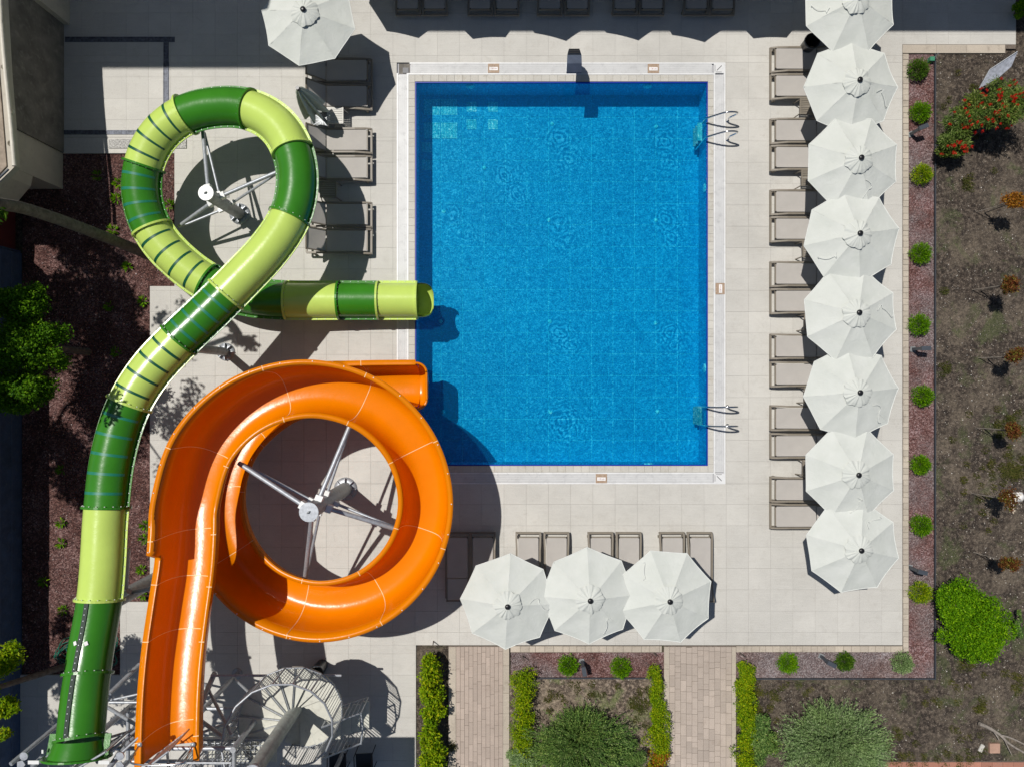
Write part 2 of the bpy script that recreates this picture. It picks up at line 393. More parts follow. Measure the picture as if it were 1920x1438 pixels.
def chips(name, regions, n, size, mat, z, label_kind='stuff', flat=0.5):
    """loose stones scattered as real little solids, one joined object"""
    vs = np.zeros((n, 5, 3)); i = 0
    areas = np.array([(r[1]-r[0])*(r[3]-r[2]) for r in regions], float); areas /= areas.sum()
    pick = rng.choice(len(regions), n, p=areas)
    rg = np.array(regions, float)[pick]
    px = rg[:, 0]+(rg[:, 1]-rg[:, 0])*rng.random(n); py = rg[:, 2]+(rg[:, 3]-rg[:, 2])*rng.random(n)
    X = (px-CX)/64; Y = (CY-py)/64
    s_ = size*(0.35+0.65*rng.random(n)**2.2)
    an = rng.random(n)*6.283
    for k in range(4):
        rr = s_*(0.7+0.6*rng.random(n)); aa = an+k*math.pi/2+rng.random(n)*0.5
        vs[:, k, 0] = X+rr*np.cos(aa); vs[:, k, 1] = Y+rr*np.sin(aa); vs[:, k, 2] = z-0.004
    vs[:, 4, 0] = X+s_*0.3*(rng.random(n)-.5); vs[:, 4, 1] = Y+s_*.3*(rng.random(n)-.5); vs[:, 4, 2] = z+s_*flat*(1+rng.random(n))
    base = (np.arange(n)*5)[:, None, None]
    f = (np.array([[0, 1, 4], [1, 2, 4], [2, 3, 4], [3, 0, 4]])[None]+base).reshape(-1, 3)
    me = bpy.data.meshes.new(name)
    me.from_pydata(vs.reshape(-1, 3).tolist(), [], f.tolist()); me.materials.append(mat)
    o = bpy.data.objects.new(name, me); C.objects.link(o); o['kind'] = label_kind; return o
chips('gravel', [(1704, 1752, 101, 1271), (958, 1245, 1223, 1270)], 9000, 0.017, M['chip'], -0.025)
chips('gravel', [(1380, 1704, 1223, 1271)], 2600, 0.014, M['chip'], -0.025)
chips('bark_mulch', [(40, 280, 537, 1264), (40, 326, 288, 537)], 12000, 0.028, M['chip'], -0.035)
chips('pebbles', [(1756, 1935, 100, 1425), (1380, 1700, 1276, 1425), (1010, 1240, 1272, 1330)], 7000, 0.022, M['pebble'], -0.02)

# garden grass tufts
def blades(name, centers, n_each, spread, length, mat):
    vs = []; fs = []
    for (x, y) in centers:
        for _ in range(n_each):
            a = random.random()*6.283; r_ = spread*math.sqrt(random.random())
            bx, by = x+r_*math.cos(a), y+r_*math.sin(a)
            t_ = random.random()*6.283; l = length*(0.5+random.random()); hh = l*(0.4+0.5*random.random())
            dx, dy = math.cos(t_)*l*.7, math.sin(t_)*l*.7
            nx, ny = -math.sin(t_)*.006, math.cos(t_)*.006; o = len(vs)
            vs += [(bx-nx, by-ny, -.04), (bx+nx, by+ny, -.04), (bx+dx*.5+nx, by+dy*.5+ny, hh*.7), (bx+dx*.5-nx, by+dy*.5-ny, hh*.7), (bx+dx, by+dy, hh)]
            fs += [(o, o+1, o+2, o+3), (o+3, o+2, o+4)]
    me = bpy.data.meshes.new(name); me.from_pydata(vs, [], fs); me.materials.append(mat)
    ob = bpy.data.objects.new(name, me); C.objects.link(ob); ob['kind'] = 'stuff'; return ob
cs = []
for (cx, cy, rr, k) in ((1765, 545, 10, 6), (1772, 690, 14, 8), (1815, 345, 14, 8), (1895, 800, 22, 26), (1900, 880, 26, 34), (1880, 870, 20, 12), (1900, 1280, 20, 10),
                        (1395, 1300, 28, 34), (1410, 1330, 28, 26), (1420, 1290, 30, 16), (1800, 1415, 60, 34), (1690, 1415, 40, 24), (1840, 1330, 12, 8), (1500, 1285, 40, 10),
                        (1060, 1300, 70, 34), (1200, 1320, 30, 18), (1230, 1300, 14, 10), (845, 1400, 6, 14), (1850, 200, 90, 20), (1830, 900, 60, 20), (1800, 1250, 70, 18)):
    for _ in range(k):
        qx, qy = cx+random.gauss(0, rr*.6), cy+random.gauss(0, rr*.6)
        if qy < 112 or 1238 < qx < 1388 or 851 < qx < 962 or (1692 < qx < 1764 and qy < 1282) or (qx < 1700 and qy < 1280) or qx < 845: continue
        g = G(qx, qy); cs.append((g.x, g.y))
blades('grass', cs, 46, 0.11, 0.06, M['grass'])

# ---------------------------------------------------------------- deck of square tiles
deck = MB()
GAP = 0.0017
for r_ in ((118, 1692, -120, 118), (1692, 1905, -120, 84), (118, 744, 118, 258), (327, 744, 258, 537), (281, 744, 537, 907), (1360, 1692, 118, 907),
           (281, 1692, 907, 1209), (225, 281, 1128, 1209), (225, 780, 1209, 1265), (38, 780, 1265, 1620)):
    grect(deck, *r_, -0.07, -0.012)
pool_deck = struct('pool_deck', deck, M['grout'])
tx0, ty0, TP, TQ = 986.7-41.67*30, 905-40*30, 41.67, 40.0
tiles = []
regs = [(118, 1692, -120, 118), (1692, 1905, -120, 84), (118, 306, 118, 258), (317, 744, 118, 258), (327, 744, 258, 537), (281, 744, 537, 907),
        (1360, 1692, 118, 907), (281, 1692, 907, 1209), (225, 281, 1128, 1209), (225, 780, 1209, 1265), (38, 780, 1265, 1620)]
for (rx0, rx1, ry0, ry1) in regs:
    for i in range(60):
        for j in range(60):
            a0, a1 = max(rx0, tx0+i*TP), min(rx1, tx0+(i+1)*TP); b0, b1 = max(ry0, ty0+j*TQ), min(ry1, ty0+(j+1)*TQ)
            if a1-a0 < 1.2 or b1-b0 < 1.2: continue
            tiles.append((a0, a1, b0, b1))
def tile_score(t):
    x, y = (t[0]+t[1])/2, (t[2]+t[3])/2
    vis = 0 < x < 1920 and 0 < y < 1438 and not (x < 300 and y > 1209)
    return (-(t[1]-t[0])*(t[3]-t[2]) if vis else 0) + math.hypot(x-960, y-719)*0.3
tiles.sort(key=tile_score)
full_me = {}
def tile_mesh(wd, hd, mat, th=0.012, bev=0.0025):
    key = (round(wd, 3), round(hd, 3), mat.name)
    if key not in full_me:
        m_ = MB(); a, b_ = wd/2, hd/2; c_, d_ = a-bev, b_-bev
        v = [(-a, -b_, -th), (a, -b_, -th), (a, b_, -th), (-a, b_, -th), (-a, -b_, -bev), (a, -b_, -bev), (a, b_, -bev), (-a, b_, -bev),
             (-c_, -d_, 0), (c_, -d_, 0), (c_, d_, 0), (-c_, d_, 0)]
        f = [(8, 9, 10, 11)]
        for k in range(4): k2 = (k+1) % 4; f += [(k, k2, 4+k2, 4+k), (4+k, 4+k2, 8+k2, 8+k)]
        m_.add(v, f); me = bpy.data.meshes.new('tile'); me.from_pydata(m_.v, [], m_.f); me.materials.append(mat); full_me[key] = me
    return full_me[key]
def lay(name, x0, x1, y0, y1, mat, parent, z=0.0, gap=GAP, jitter=0.0008):
    wd, hd = (x1-x0)/64-2*gap, (y1-y0)/64-2*gap
    o = bpy.data.objects.new(name, tile_mesh(wd, hd, mat)); C.objects.link(o)
    g = G((x0+x1)/2, (y0+y1)/2, z+random.uniform(-jitter, jitter)); o.location = g; o.parent = parent; return o
for t_ in tiles[:298]: lay('tile', *t_, M['tile'], pool_deck)
mb = MB()
for t_ in tiles[298:]:
    a = G(t_[0], t_[3]); b_ = G(t_[1], t_[2]); zz = random.uniform(-.0008, .0008)
    mb.box(a.x+GAP, b_.x-GAP, a.y+GAP, b_.y-GAP, -.012, zz)
mb.build('tile', M['tile'], pool_deck, kind='stuff')
# concrete strip beside the gravel bed, channel drains
mb = MB(); grect(mb, 118, 327, 258.5, 288, -0.07, 0.004); struct('concrete_strip', mb, M['tile'])
o = grect(MB(), 205, 350, 262, 279, 0.006, 0.03).build('stone_slab', M['slab']); tag(centre(o), 'speckled grey stone slab lying beside the green tube loop', 'slab')
for (x0, x1, y0, y1, lb) in ((122, 328, 70, 79.5, 'dark channel drain running straight out from the stained wall, nearest the top'), (307, 316.5, 80, 200, 'short metal channel drain joining the other two at right angles'),
                         (119, 290, 245, 253, 'channel drain along the concrete strip, half in sun')):
    t_ = thing('channel_drain', lb, 'drain', G((x0+x1)/2, (y0+y1)/2), 0, 'channel drains in the corner')
    grect(MB(), x0, x1, y0, y1, 0.0005, 0.006).build('channel', M['drain'], t_)
    m_ = MB()
    if x1-x0 > y1-y0:
        x = x0+2
        while x < x1-2: grect(m_, x, x+1.6, y0+1.5, y1-1.5, 0.006, 0.012); x += 3.2
        grect(m_, x0, x1, y0, y0+1.2, 0.006, 0.016); grect(m_, x0, x1, y1-1.2, y1, 0.006, 0.016)
    else:
        y = y0+2
        while y < y1-2: grect(m_, x0+1.5, x1-1.5, y, y+1.6, 0.006, 0.012); y += 3.2
        grect(m_, x0, x0+1.2, y0, y1, 0.006, 0.016); grect(m_, x1-1.2, x1, y0, y1, 0.006, 0.016)
    m_.build('grating', M['drain'], t_, kind='stuff')

# ---------------------------------------------------------------- kerbs, edging, brick paths
mb = MB(); grect(mb, 1692, 1704, 84, 1221, -.07, -.006); grect(mb, 1704, 1886, 84, 101, -.07, -.006)
grect(mb, 957, 1241, 1210, 1223, -.07, -.006); grect(mb, 1380, 1692, 1210, 1222, -.07, -.006); grect(mb, 1886, 1905, 84, 92, -.07, -.006)
kerb = struct('kerb', mb, M['sand'])
y = 102.0
while y < 1218:
    l = random.uniform(9.5, 12.5); y1 = min(y+l, 1221); lay('brick', 1692.5+random.uniform(0, .8), 1703.5, y, y1, M['kerb'], kerb, 0.012, .004, .004); y = y1
for (a, b_) in ((1692, 1755), (1755, 1812), (1812, 1884)): lay('kerb_stone', a, b_, 85, 101, M['kerb'], kerb, 0.02, .003)
for (x0, x1) in ((957, 1241), (1380, 1692)):
    x = x0
    while x < x1-2:
        l = random.uniform(11, 19); xx = min(x+l, x1); lay('brick', x, xx, 1210.5, 1222, M['kerb'], kerb, 0.012, .004, .004); x = xx
m_ = MB(); grect(m_, 1752.3, 1754.2, 101, 1273, -.08, .03); tag(centre(m_.build('garden_edging', M['edging'])), 'thin dark edging strip between red gravel and garden soil', 'edging')
m_ = MB(); grect(m_, 1380, 1752, 1271, 1273, -.08, .03); tag(centre(m_.build('garden_edging', M['edging'])), 'dark edging strip below the dusty gravel at the bottom right', 'edging')
m_ = MB(); grect(m_, 958, 1245, 1270, 1272, -.08, .03); tag(centre(m_.build('garden_edging', M['edging'])), 'edging strip below the gravel between the two brick paths', 'edging')
def path(x0, x1, name, kind):
    mb = MB(); grect(mb, x0, x1, 1210, 1620, -.07, -.014); p = struct('brick_path', mb, M['sand'])
    cnt = 0
    if kind == 'long':
        cols = np.linspace(x0+14, x1-12, 12); mat = M['paver']
    else:
        cols = np.linspace(x0+10, x1-8, 12); mat = M['paver_pink']
    for i in range(len(cols)-1):
        y = 1212-random.uniform(0, 14)
        while y < 1438:
            l = random.choice((21, 21, 32, 42)) if kind == 'long' else random.choice((10.4, 20.8, 20.8, 20.8))
            a = max(y, 1212); 
            if y+l-a > 3: lay('paver', cols[i], cols[i+1], a, y+l, mat, p, random.uniform(-.003, .003), .0035, .001)
            y += l
    for (a, b_) in ((x0, cols[0]), (cols[-1], x1)):
        y = 1212.0
        while y < 1438: l = random.uniform(34, 60); lay('kerb_stone', a, b_, y, y+l, M['kerb'], p, .006, .003, .004); y += l
    return p
path(841, 955, 'brick_path', 'long'); path(1245, 1380, 'brick_path', 'block')
mb = MB(); grect(mb, 1660, 2100, 1427, 1600, -.07, -.004); rp = struct('red_path', mb, M['sand'])
x = 1660
while x < 1915:
    for r_ in range(1): lay('brick', x, x+20, 1428+r_*10, 1438+r_*10, M['red_path'], rp, .01, .003, .003)
    x += 20

# ================================================================ THE POOL
PX0, PX1, PY0, PY1, DEP = 778, 1327.5, 153.5, 873, 1.02
pool = MB(); a = G(PX0, PY1); b_ = G(PX1, PY0)
X0, X1, Y0, Y1 = a.x, b_.x, a.y, b_.y
mb = MB(); grect(mb, 744, 1360, 118, 907, -DEP-0.35, -DEP-0.012)      # bottom slab
for r_ in ((744, PX0, 118, 907), (PX1, 1360, 118, 907), (PX0, PX1, 118, PY0), (PX0, PX1, PY1, 907)):
    grect(mb, *r_, -DEP-0.012, -0.075)
pool_floor = struct('pool_basin', mb, M['pool_grout'])
NX, NY = 13, 17
for i in range(NX):
    for j in range(NY):
        wd, hd = (PX1-PX0)/NX, (PY1-PY0)/NY
        lay('pool_tile', PX0+i*wd, PX0+(i+1)*wd, PY0+j*hd, PY0+(j+1)*hd, M['pool_tile'], pool_floor, -DEP, 0.009, 0)
def wall_tiles(n, p0, p1, nrm):
    me = None
    for i in range(n):
        a_ = p0.lerp(p1, i/n); c_ = p0.lerp(p1, (i+1)/n); d_ = (c_-a_).normalized()
        m_ = MB(); mid = (a_+c_)/2
        m_.obox((0, 0, 0), d_*((c_-a_).length/2-.004), nrm*.004, Vector((0, 0, DEP/2-.05)))
        if me is None:
            me = bpy.data.meshes.new('wall_tile'); me.from_pydata(m_.v, [], m_.f); me.materials.append(M['pool_tile'])
        o = bpy.data.objects.new('wall_tile', me); C.objects.link(o); o.location = Vector((mid.x, mid.y, -DEP/2-.045))+nrm*.004; o.parent = pool_floor
wall_tiles(13, Vector((X0, Y1, 0)), Vector((X1, Y1, 0)), Vector((0, -1, 0))); wall_tiles(13, Vector((X0, Y0, 0)), Vector((X1, Y0, 0)), Vector((0, 1, 0)))
wall_tiles(17, Vector((X0, Y0, 0)), Vector((X0, Y1, 0)), Vector((1, 0, 0))); wall_tiles(17, Vector((X1, Y0, 0)), Vector((X1, Y1, 0)), Vector((-1, 0, 0)))
mb = MB(); T = .022
mb.box(X0+.009, X0+.009+T, Y0, Y1, -.1, -.012); mb.box(X1-.009-T, X1-.009, Y0, Y1, -.1, -.012)
mb.box(X0+.009+T, X1-.009-T, Y1-.009-T, Y1-.009, -.1, -.012); mb.box(X0+.009+T, X1-.009-T, Y0+.009, Y0+.009+T, -.1, -.012)
struct('waterline_band', mb, M['pool_band'])
mb = MB(); mb.add([(X0, Y0, -.03), (X1, Y0, -.03), (X1, Y1, -.03), (X0, Y1, -.03)], [(0, 1, 2, 3)])
struct('pool_water', mb, M['water'])
# coping of small stone tiles and the white overflow grating round it
mb = MB()
for r_ in ((765, PX0, 140, 885.5), (PX1, 1338, 140, 885.5), (PX0, PX1, 140, PY0), (PX0, PX1, PY1, 885.5)): grect(mb, *r_, -.075, -.014)
cop = struct('pool_coping', mb, M['grout'])
def strip_tiles(x0, x1, y0, y1, pitch, name, mat, parent, z=0.0, rows=1):
    if x1-x0 > y1-y0:
        n = round((x1-x0)/pitch)
        for r_ in range(rows):
            for i in range(n): lay(name, x0+(x1-x0)*i/n, x0+(x1-x0)*(i+1)/n, y0+(y1-y0)*r_/rows, y0+(y1-y0)*(r_+1)/rows, mat, parent, z, .0025, .0005)
    else:
        n = round((y1-y0)/pitch)
        for r_ in range(rows):
            for i in range(n): lay(name, x0+(x1-x0)*r_/rows, x0+(x1-x0)*(r_+1)/rows, y0+(y1-y0)*i/n, y0+(y1-y0)*(i+1)/n, mat, parent, z, .0025, .0005)
strip_tiles(766, PX0, 141, 885, 15, 'coping_tile', M['coping'], cop); strip_tiles(PX1, 1338, 141, 885, 15, 'coping_tile', M['coping'], cop)
strip_tiles(PX0, PX1, 141, PY0, 15, 'coping_tile', M['coping'], cop); strip_tiles(PX0, PX1, PY1, 885, 15, 'coping_tile', M['coping'], cop)
mb = MB()
for r_ in ((744, 765, 118, 907), (1338, 1360, 118, 907), (765, 1338, 118, 140), (765, 1338, 885.5, 907)): grect(mb, *r_, -.075, -.05)
gut = struct('overflow_gutter', mb, M['gutter_dark'])
mb = MB()
for r_ in ((762.5, 766, 138, 888), (1338, 1341, 138, 888), (766, 1338, 138, 140.8), (766, 1338, 885.3, 888.3),
           (744, 746.6, 138, 907), (1357, 1360, 118, 907), (768, 1357, 118, 120.5), (746.6, 1357, 904.3, 907)): grect(mb, *r_, -.05, .006)
mb.build('grating_rim', M['gutter_white'], gut)
mb = MB()
def slats(x0, x1, y0, y1, vertical):
    a = (y0 if vertical else x0); e = (y1 if vertical else x1)
    while a < e-1:
        if vertical: grect(mb, x0, x1, a, a+1.25, -.03, 0.001)
        else: grect(mb, a, a+1.25, y0, y1, -.03, 0.001)
        a += 1.75
slats(746.8, 762.3, 141, 885, True); slats(1341.2, 1356.8, 141, 885, True); slats(770, 1336, 120.7, 137.8, False); slats(766, 1336, 888.5, 904.1, False)
mb.build('grating_slat', M['gutter_white'], gut, kind='stuff')
mb = MB()
for x in (750.2, 753.6, 757, 760.2, 1344.4, 1347.8, 1351, 1354): grect(mb, x, x+.5, 141, 885, .001, .004)
for y in (124, 128, 132, 135.2, 892, 896, 900): grect(mb, 770, 1336, y, y+.5, .001, .004)
mb.build('grating_bar', M['gutter_white'], gut, kind='stuff')
for (cx, cy, sx) in ((1348, 129, 1), (1348, 896, -1)):
    m_ = MB(); grect(m_, cx-9.5, cx+9, cy-9, cy+9, -.03, .009)
    o = m_.build('corner_plate', M['gutter_white'], gut)
    m2 = MB(); c0 = G(cx-4, cy+4*sx, .010); c1 = G(cx+5, cy-5*sx, .010); m2.tube([c0, c1], .009, 4)
    m2.tube([G(cx-7.5, cy-6, .01), G(cx-7.5, cy+6, .01)], .006, 4); m2.tube([G(cx-6, cy+7*sx, .01), G(cx+5, cy+7*sx, .01)], .006, 4)
    m2.build('slot', M['black'], o)
m_ = MB(); grect(m_, 747.5, 768, 119, 138, -.049, -.046); o = m_.build('open_corner_pit', M['stained'], gut)
m_ = MB(); grect(m_, 755, 766, 127, 137, -.045, -.02); m_.build('pit_stone', M['granite'], gut)

# depth plates
def text_mesh(s, size, mat, parent, loc, rz):
    cu = bpy.data.curves.new('lettering', 'FONT'); cu.body = s; cu.size = size; cu.align_x = 'CENTER'; cu.align_y = 'CENTER'; cu.extrude = .0008
    ob = bpy.data.objects.new('tmp', cu); C.objects.link(ob)
    bpy.context.view_layer.update()
    me = bpy.data.meshes.new_from_object(ob.evaluated_get(bpy.context.evaluated_depsgraph_get())); bpy.data.objects.remove(ob)
    me.materials.clear(); me.materials.append(mat)
    o = bpy.data.objects.new('lettering', me); C.objects.link(o); o.parent = parent; o.location = loc; o.rotation_euler = (0, 0, rz); return o
for (x, y, rz, lb) in ((925.5, 129, 0, 'brown depth plate reading 130 cm on the top edge, nearer the corner pit'), (1225, 129.5, 0, 'brown depth plate reading 130 cm on the top edge, right of the waterfall spout'),
                   (1350, 542, 90, 'brown depth plate reading 130 cm halfway down the right edge'), (1127.5, 896.5, 0, 'brown depth plate reading 130 cm on the bottom edge')):
    g = G(x, y, 0.007); t_ = thing('depth_marker', lb, 'depth marker', g, R(rz), 'depth markers round the pool')
    m_ = MB(); m_.box(-.165, .165, -.135, .135, 0, .006); m_.build('plate', M['brown_plate'], t_, False)
    m_ = MB(); m_.box(-.125, .125, -.06, .035, .006, .010); lbp = m_.build('label_panel', M['label'], t_, False)
    text_mesh('130 cm', .062, M['ink'], lbp, (0, -.012, .0115), 0)
# floor grates and inlets
def floor_grate(x0, x1, y0, y1, lb, slit='v'):
    t_ = thing('floor_drain', lb, 'drain', G((x0+x1)/2, (y0+y1)/2, -DEP), 0, 'drain covers on the pool floor')
    m_ = MB(); z0, z1 = -DEP+.004, -DEP+.012
    grect(m_, x0, x1, y0, y0+1.5, z0, z1); grect(m_, x0, x1, y1-1.5, y1, z0, z1); grect(m_, x0, x0+1.5, y0+1.5, y1-1.5, z0, z1); grect(m_, x1-1.5, x1, y0+1.5, y1-1.5, z0, z1)
    m_.build('rim', M['grate_white'], t_)
    m_ = MB(); x = x0+2.4
    while x < x1-2.6: grect(m_, x, x+2.1, y0+2, y1-2, z0, z1-.002); x += 3.0
    m_.build('grille', M['grate_white'], t_, kind='stuff')
for (x0, x1, y0, y1, lb) in ((795, 825, 187, 216, 'large drain cover in the shaded top left corner of the pool floor'), (827, 857, 187, 216, 'large sunlit drain cover, upper right one of the four large ones'),
        (795, 825, 231, 260, 'large drain cover, lower left one of the four large ones'), (827, 857, 231, 260, 'large drain cover, lower right one of the four large ones'),
        (875, 893, 192, 210, 'small square drain cover, upper one of the pair beside the large covers'), (915, 933, 192, 210, 'small square drain cover farthest right, upper row'),
        (875, 893, 225, 243, 'small square drain cover, lower one of the pair beside the large covers'), (915, 933, 225, 243, 'small square drain cover farthest right, lower row'),
        (791, 809, 268, 286, 'small drain cover by the left wall, upper one of two'), (791, 809, 301, 319, 'small drain cover by the left wall, lower one of two')):
    k = (D+DEP)/D; c = lambda v, o: o+(v-o)*k
    floor_grate(c(x0, CX), c(x1, CX), c(y0, CY), c(y1, CY), lb)
inl = [(1035, 233, 'first from top, middle column'), (1230, 238, 'first from top, right column'), (908, 315, 'upper left, right of the small covers'), (832, 397, 'left side, below the small covers'),
       (1029, 413, 'second from top, middle column'), (1230, 413, 'second from top, right column'), (1031, 603, 'third from top, middle column'), (1229, 606, 'third from top, right column'),
       (1032, 772, 'lowest of the middle column'), (1233, 771, 'lowest of the right column'), (826, 603, 'in the green tube shadow'), (831, 772, 'in the orange flume shadow')]
for (x, y, lb) in inl:
    g = P(x, y, -DEP); m_ = MB(); m_.lathe([(0.0, .03), (.045, .028), (.06, .015), (.065, 0)], (g.x, g.y, g.z+.001), 12)
    tag(centre(m_.build('floor_inlet', M['inlet'])), 'round white floor inlet under the water, '+lb, 'pool inlet', 'floor inlets')
for (x, z, wl, lb) in ((881, .3, 'N', 'pool lamp in the top wall, left one'), (1218, .3, 'N', 'pool lamp in the top wall, right one'), (348, .3, 'E', 'pool lamp in the right wall near the upper ladder'),
                   (690, .3, 'E', 'pool lamp in the right wall between depth plate and lower ladder'), (1220, .3, 'S', 'pool lamp in the bottom wall')):
    if wl == 'N': c = Vector((G(x, 0).x, Y1-.012, -z)); dr = Vector((0, -1, 0))
    elif wl == 'S': c = Vector((G(x, 0).x, Y0+.012, -z)); dr = Vector((0, 1, 0))
    else: c = Vector((X1-.012, G(0, x).y, -z)); dr = Vector((-1, 0, 0))
    m_ = MB(); m_.tube([c, c+dr*.02, c+dr*.035], [.135, .135, .10], 18)
    tag(centre(m_.build('pool_lamp', M['grate_white'])), 'round '+lb, 'pool lamp', 'underwater lamps')

# ladders
def ladder(yc, lb, bar_split):
    yA = G(0, yc-17.5).y; yB = G(0, yc+17.5).y
    t_ = thing('pool_ladder', lb, 'ladder', (G(1362, 0).x, (yA+yB)/2, 0), 0, 'steel ladders on the right side of the pool')
    xd = G(1364, 0).x; xw = X1-.12
    for yy in (yA, yB):
        m_ = MB()
        pts = [(xd-.02, yy, 0), (xd-.02, yy, .25), (xd+.10, yy+.01, .48), (xd+.10, yy+.015, .60), (xd-.04, yy+.015, .66), (xd-.25, yy+.01, .63), (xw+.22, yy, .45), (xw+.03, yy, .22), (xw, yy, .0), (xw, yy, -.9)]
        m_.tube(smooth_pts(pts, 5), .027, 8); m_.build('rail', M['chrome'], t_)
        m_ = MB(); m_.lathe([(.0, .02), (.04, .018), (.055, .0)], (xd, yy, .001), 14); m_.build('anchor_cap', M['chrome'], t_)
    for z in (-.12, -.38, -.62):
        m_ = MB(); m_.box(xw-.16, xw-.02, yB+.01, yA-.01, z-.015, z+.015); m_.build('step', M['white_metal'] if z > -.2 and bar_split else M['steel'], t_)
def smooth_pts(pts, k):
    pts = [Vector(p) for p in pts]; out = []
    for i in range(len(pts)-1):
        p0 = pts[max(i-1, 0)]; p1 = pts[i]; p2 = pts[i+1]; p3 = pts[min(i+2, len(pts)-1)]
        for j in range(k):
            u = j/k; out.append(0.5*((2*p1)+(p2-p0)*u+(2*p0-5*p1+4*p2-p3)*u*u+(3*p1-p0-3*p2+p3)*u**3))
    out.append(pts[-1]); return out
ladder(245, 'upper steel pool ladder with a bright white top step', True)
ladder(780, 'lower steel pool ladder near the bottom right pool corner', False)

# waterfall spout
t_ = thing('waterfall_spout', 'dark polished waterfall spout arching over the top pool edge', 'pool spout', G(1077, 128), 0)
m_ = MB(); c = G(1072, 129); gx, gy = c.x, c.y
prof = [(.14, 0), (.17, .35), (.19, .62), (.13, .80), (-.05, .87), (-.28, .86), (-.50, .80)]
wds = [.13, .13, .14, .16, .2, .21, .215]
vs = []
for (yy, zz), wd in zip(smooth_pts([(p[0], p[1], 0) for p in prof], 1) and prof, wds):
    vs += [(gx-wd, gy+yy+.0, zz), (gx+wd, gy+yy, zz), (gx+wd, gy+yy+.03, zz+.02), (gx-wd, gy+yy+.03, zz+.02)]
fs = []
for i in range(len(prof)-1):
    for k in range(4): fs.append((i*4+k, i*4+(k+1) % 4, (i+1)*4+(k+1) % 4, (i+1)*4+k))
fs += [(0, 1, 2, 3), tuple(len(vs)-4+k for k in (3, 2, 1, 0))]
m_.add(vs, fs, 0); m_.build('spout_body', plain('dark_steel', (0.16, 0.19, 0.25), 0.25, 0.9), t_)
for q in (.05, .11, .165):
    m_ = MB(); m_.box(gx-.15, gx+.15, gy+q, gy+q+.02, .86-q*.45, .91-q*.45); m_.build('fin', M['black'], t_)
m_ = MB(); m_.box(gx-.16, gx+.16, gy-.1, gy+.14, .007, .02); m_.build('base_plate', M['steel'], t_)

# ================================================================ BUILDINGS
# low building on the left with a stained wall, plus the tall blocks out of frame that cast the shade
b1 = thing('garden_building', 'low cream building with a stained concrete wall and gutter at the top left corner', 'building', G(60, 200))
m_ = MB(); grect(m_, -260, 120, -200, 287, -.07, 2.42); m_.build('stained_wall', M['stained'], b1)
m_ = MB(); grect(m_, -260, 116, 287, 354, -.07, 2.42); m_.build('cream_wall', M['cream'], b1)
m_ = MB(); pts = [G(-260, 354.2), G(115.6, 354.2), G(112, 372), G(80, 410), G(-260, 410)]; m_.prism(pts, 1.25, 2.42); m_.build('overhang', M['cream'], b1)
m_ = MB(); pts = [P(-300, -200, 2.62), P(4, -200, 2.62), P(6, 0, 2.62), P(14, 140, 2.62), P(28, 312, 2.62), P(-8, 352, 2.62), P(-300, 352, 2.62)]
m_.prism(pts, 2.43, 2.62); m_.build('roof', M['cream'], b1)
m_ = MB(); pts = [P(-300, -200, 2.66), P(-14, -200, 2.66), P(-10, 0, 2.66), P(-2, 140, 2.66), P(12, 312, 2.66), P(-22, 348, 2.66), P(-300, 348, 2.66)]
m_.prism(pts, 2.625, 2.66); m_.build('roof_covering', M['roof'], b1)
m_ = MB(); m_.tube(smooth_pts([P(-8, -200, 2.72), P(0, 0, 2.72), P(8, 110, 2.72), P(20, 230, 2.72), P(27, 312, 2.72)], 3), .055, 10)
gp = m_.build('gutter_pipe', M['pipe'], b1)
for (x, y) in ((1, 42), (9, 127), (21, 210), (21, 270)):
    m_ = MB(); c = P(x, y, 2.72); m_.lathe([(.07, -.04), (.075, -.02), (.075, .02), (.07, .04)], c, 12); m_.build('clip', M['pipe'], gp)
m_ = MB(); pts = [P(16, 318, 2.7), P(-20, 352, 2.7)]; m_.tube(pts, .03, 6); m_.build('cable', M['anthracite'], b1)
t_ = thing('wall_pier', 'slim cream wall end standing in the shade beside the stained wall', 'wall', G(128, 30))
m_ = MB(); grect(m_, 100, 131, -200, 47, -.07, 2.6); m_.build('wall_body', M['cream'], t_)
m_ = MB(); grect(m_, 96, 133, -200, 50, 2.6, 2.68); m_.build('wall_cap', M['pipe'], t_)
# tall hotel blocks beyond the top edge
def block(x0, x1, y1, h, lb, seed):
    t = thing('hotel_block', lb, 'building', G((x0+x1)/2, y1-250))
    m_ = MB(); grect(m_, x0, x1, y1-500, y1, -.07, h); m_.build('wall', M['cream'], t)
    m_ = MB(); grect(m_, x0-6, x1+6, y1-506, y1+6, h, h+.25); m_.build('roof', M['roof'], t)
    z = 0.9
    while z+1.6 < h:
        x = x0+50
        while x+70 < x1:
            m_ = MB(); a = G(x, y1); b_ = G(x+64, y1); m_.box(a.x, b_.x, a.y, a.y+.06 if False else a.y+.0-.0+(-.0), z, z+1.5) if False else None
            wv = MB(); wv.box(a.x, b_.x, a.y-.04, a.y-.002, z, z+1.45); wf = wv.build('window', M['white_metal'], t)
            pn = MB(); pn.box(a.x+.06, b_.x-.06, a.y-.05, a.y-.041, z+.06, z+1.39); pn.build('pane', M['anthracite'], wf)
            x += 190
        z += 3.0
block(-500, 480-23.4*13.4+110, -146, 13.2, 'tall cream hotel block beyond the top left corner', 1)
block(545, 3200, -146, 9.75, 'long cream hotel block beyond the top edge', 2)

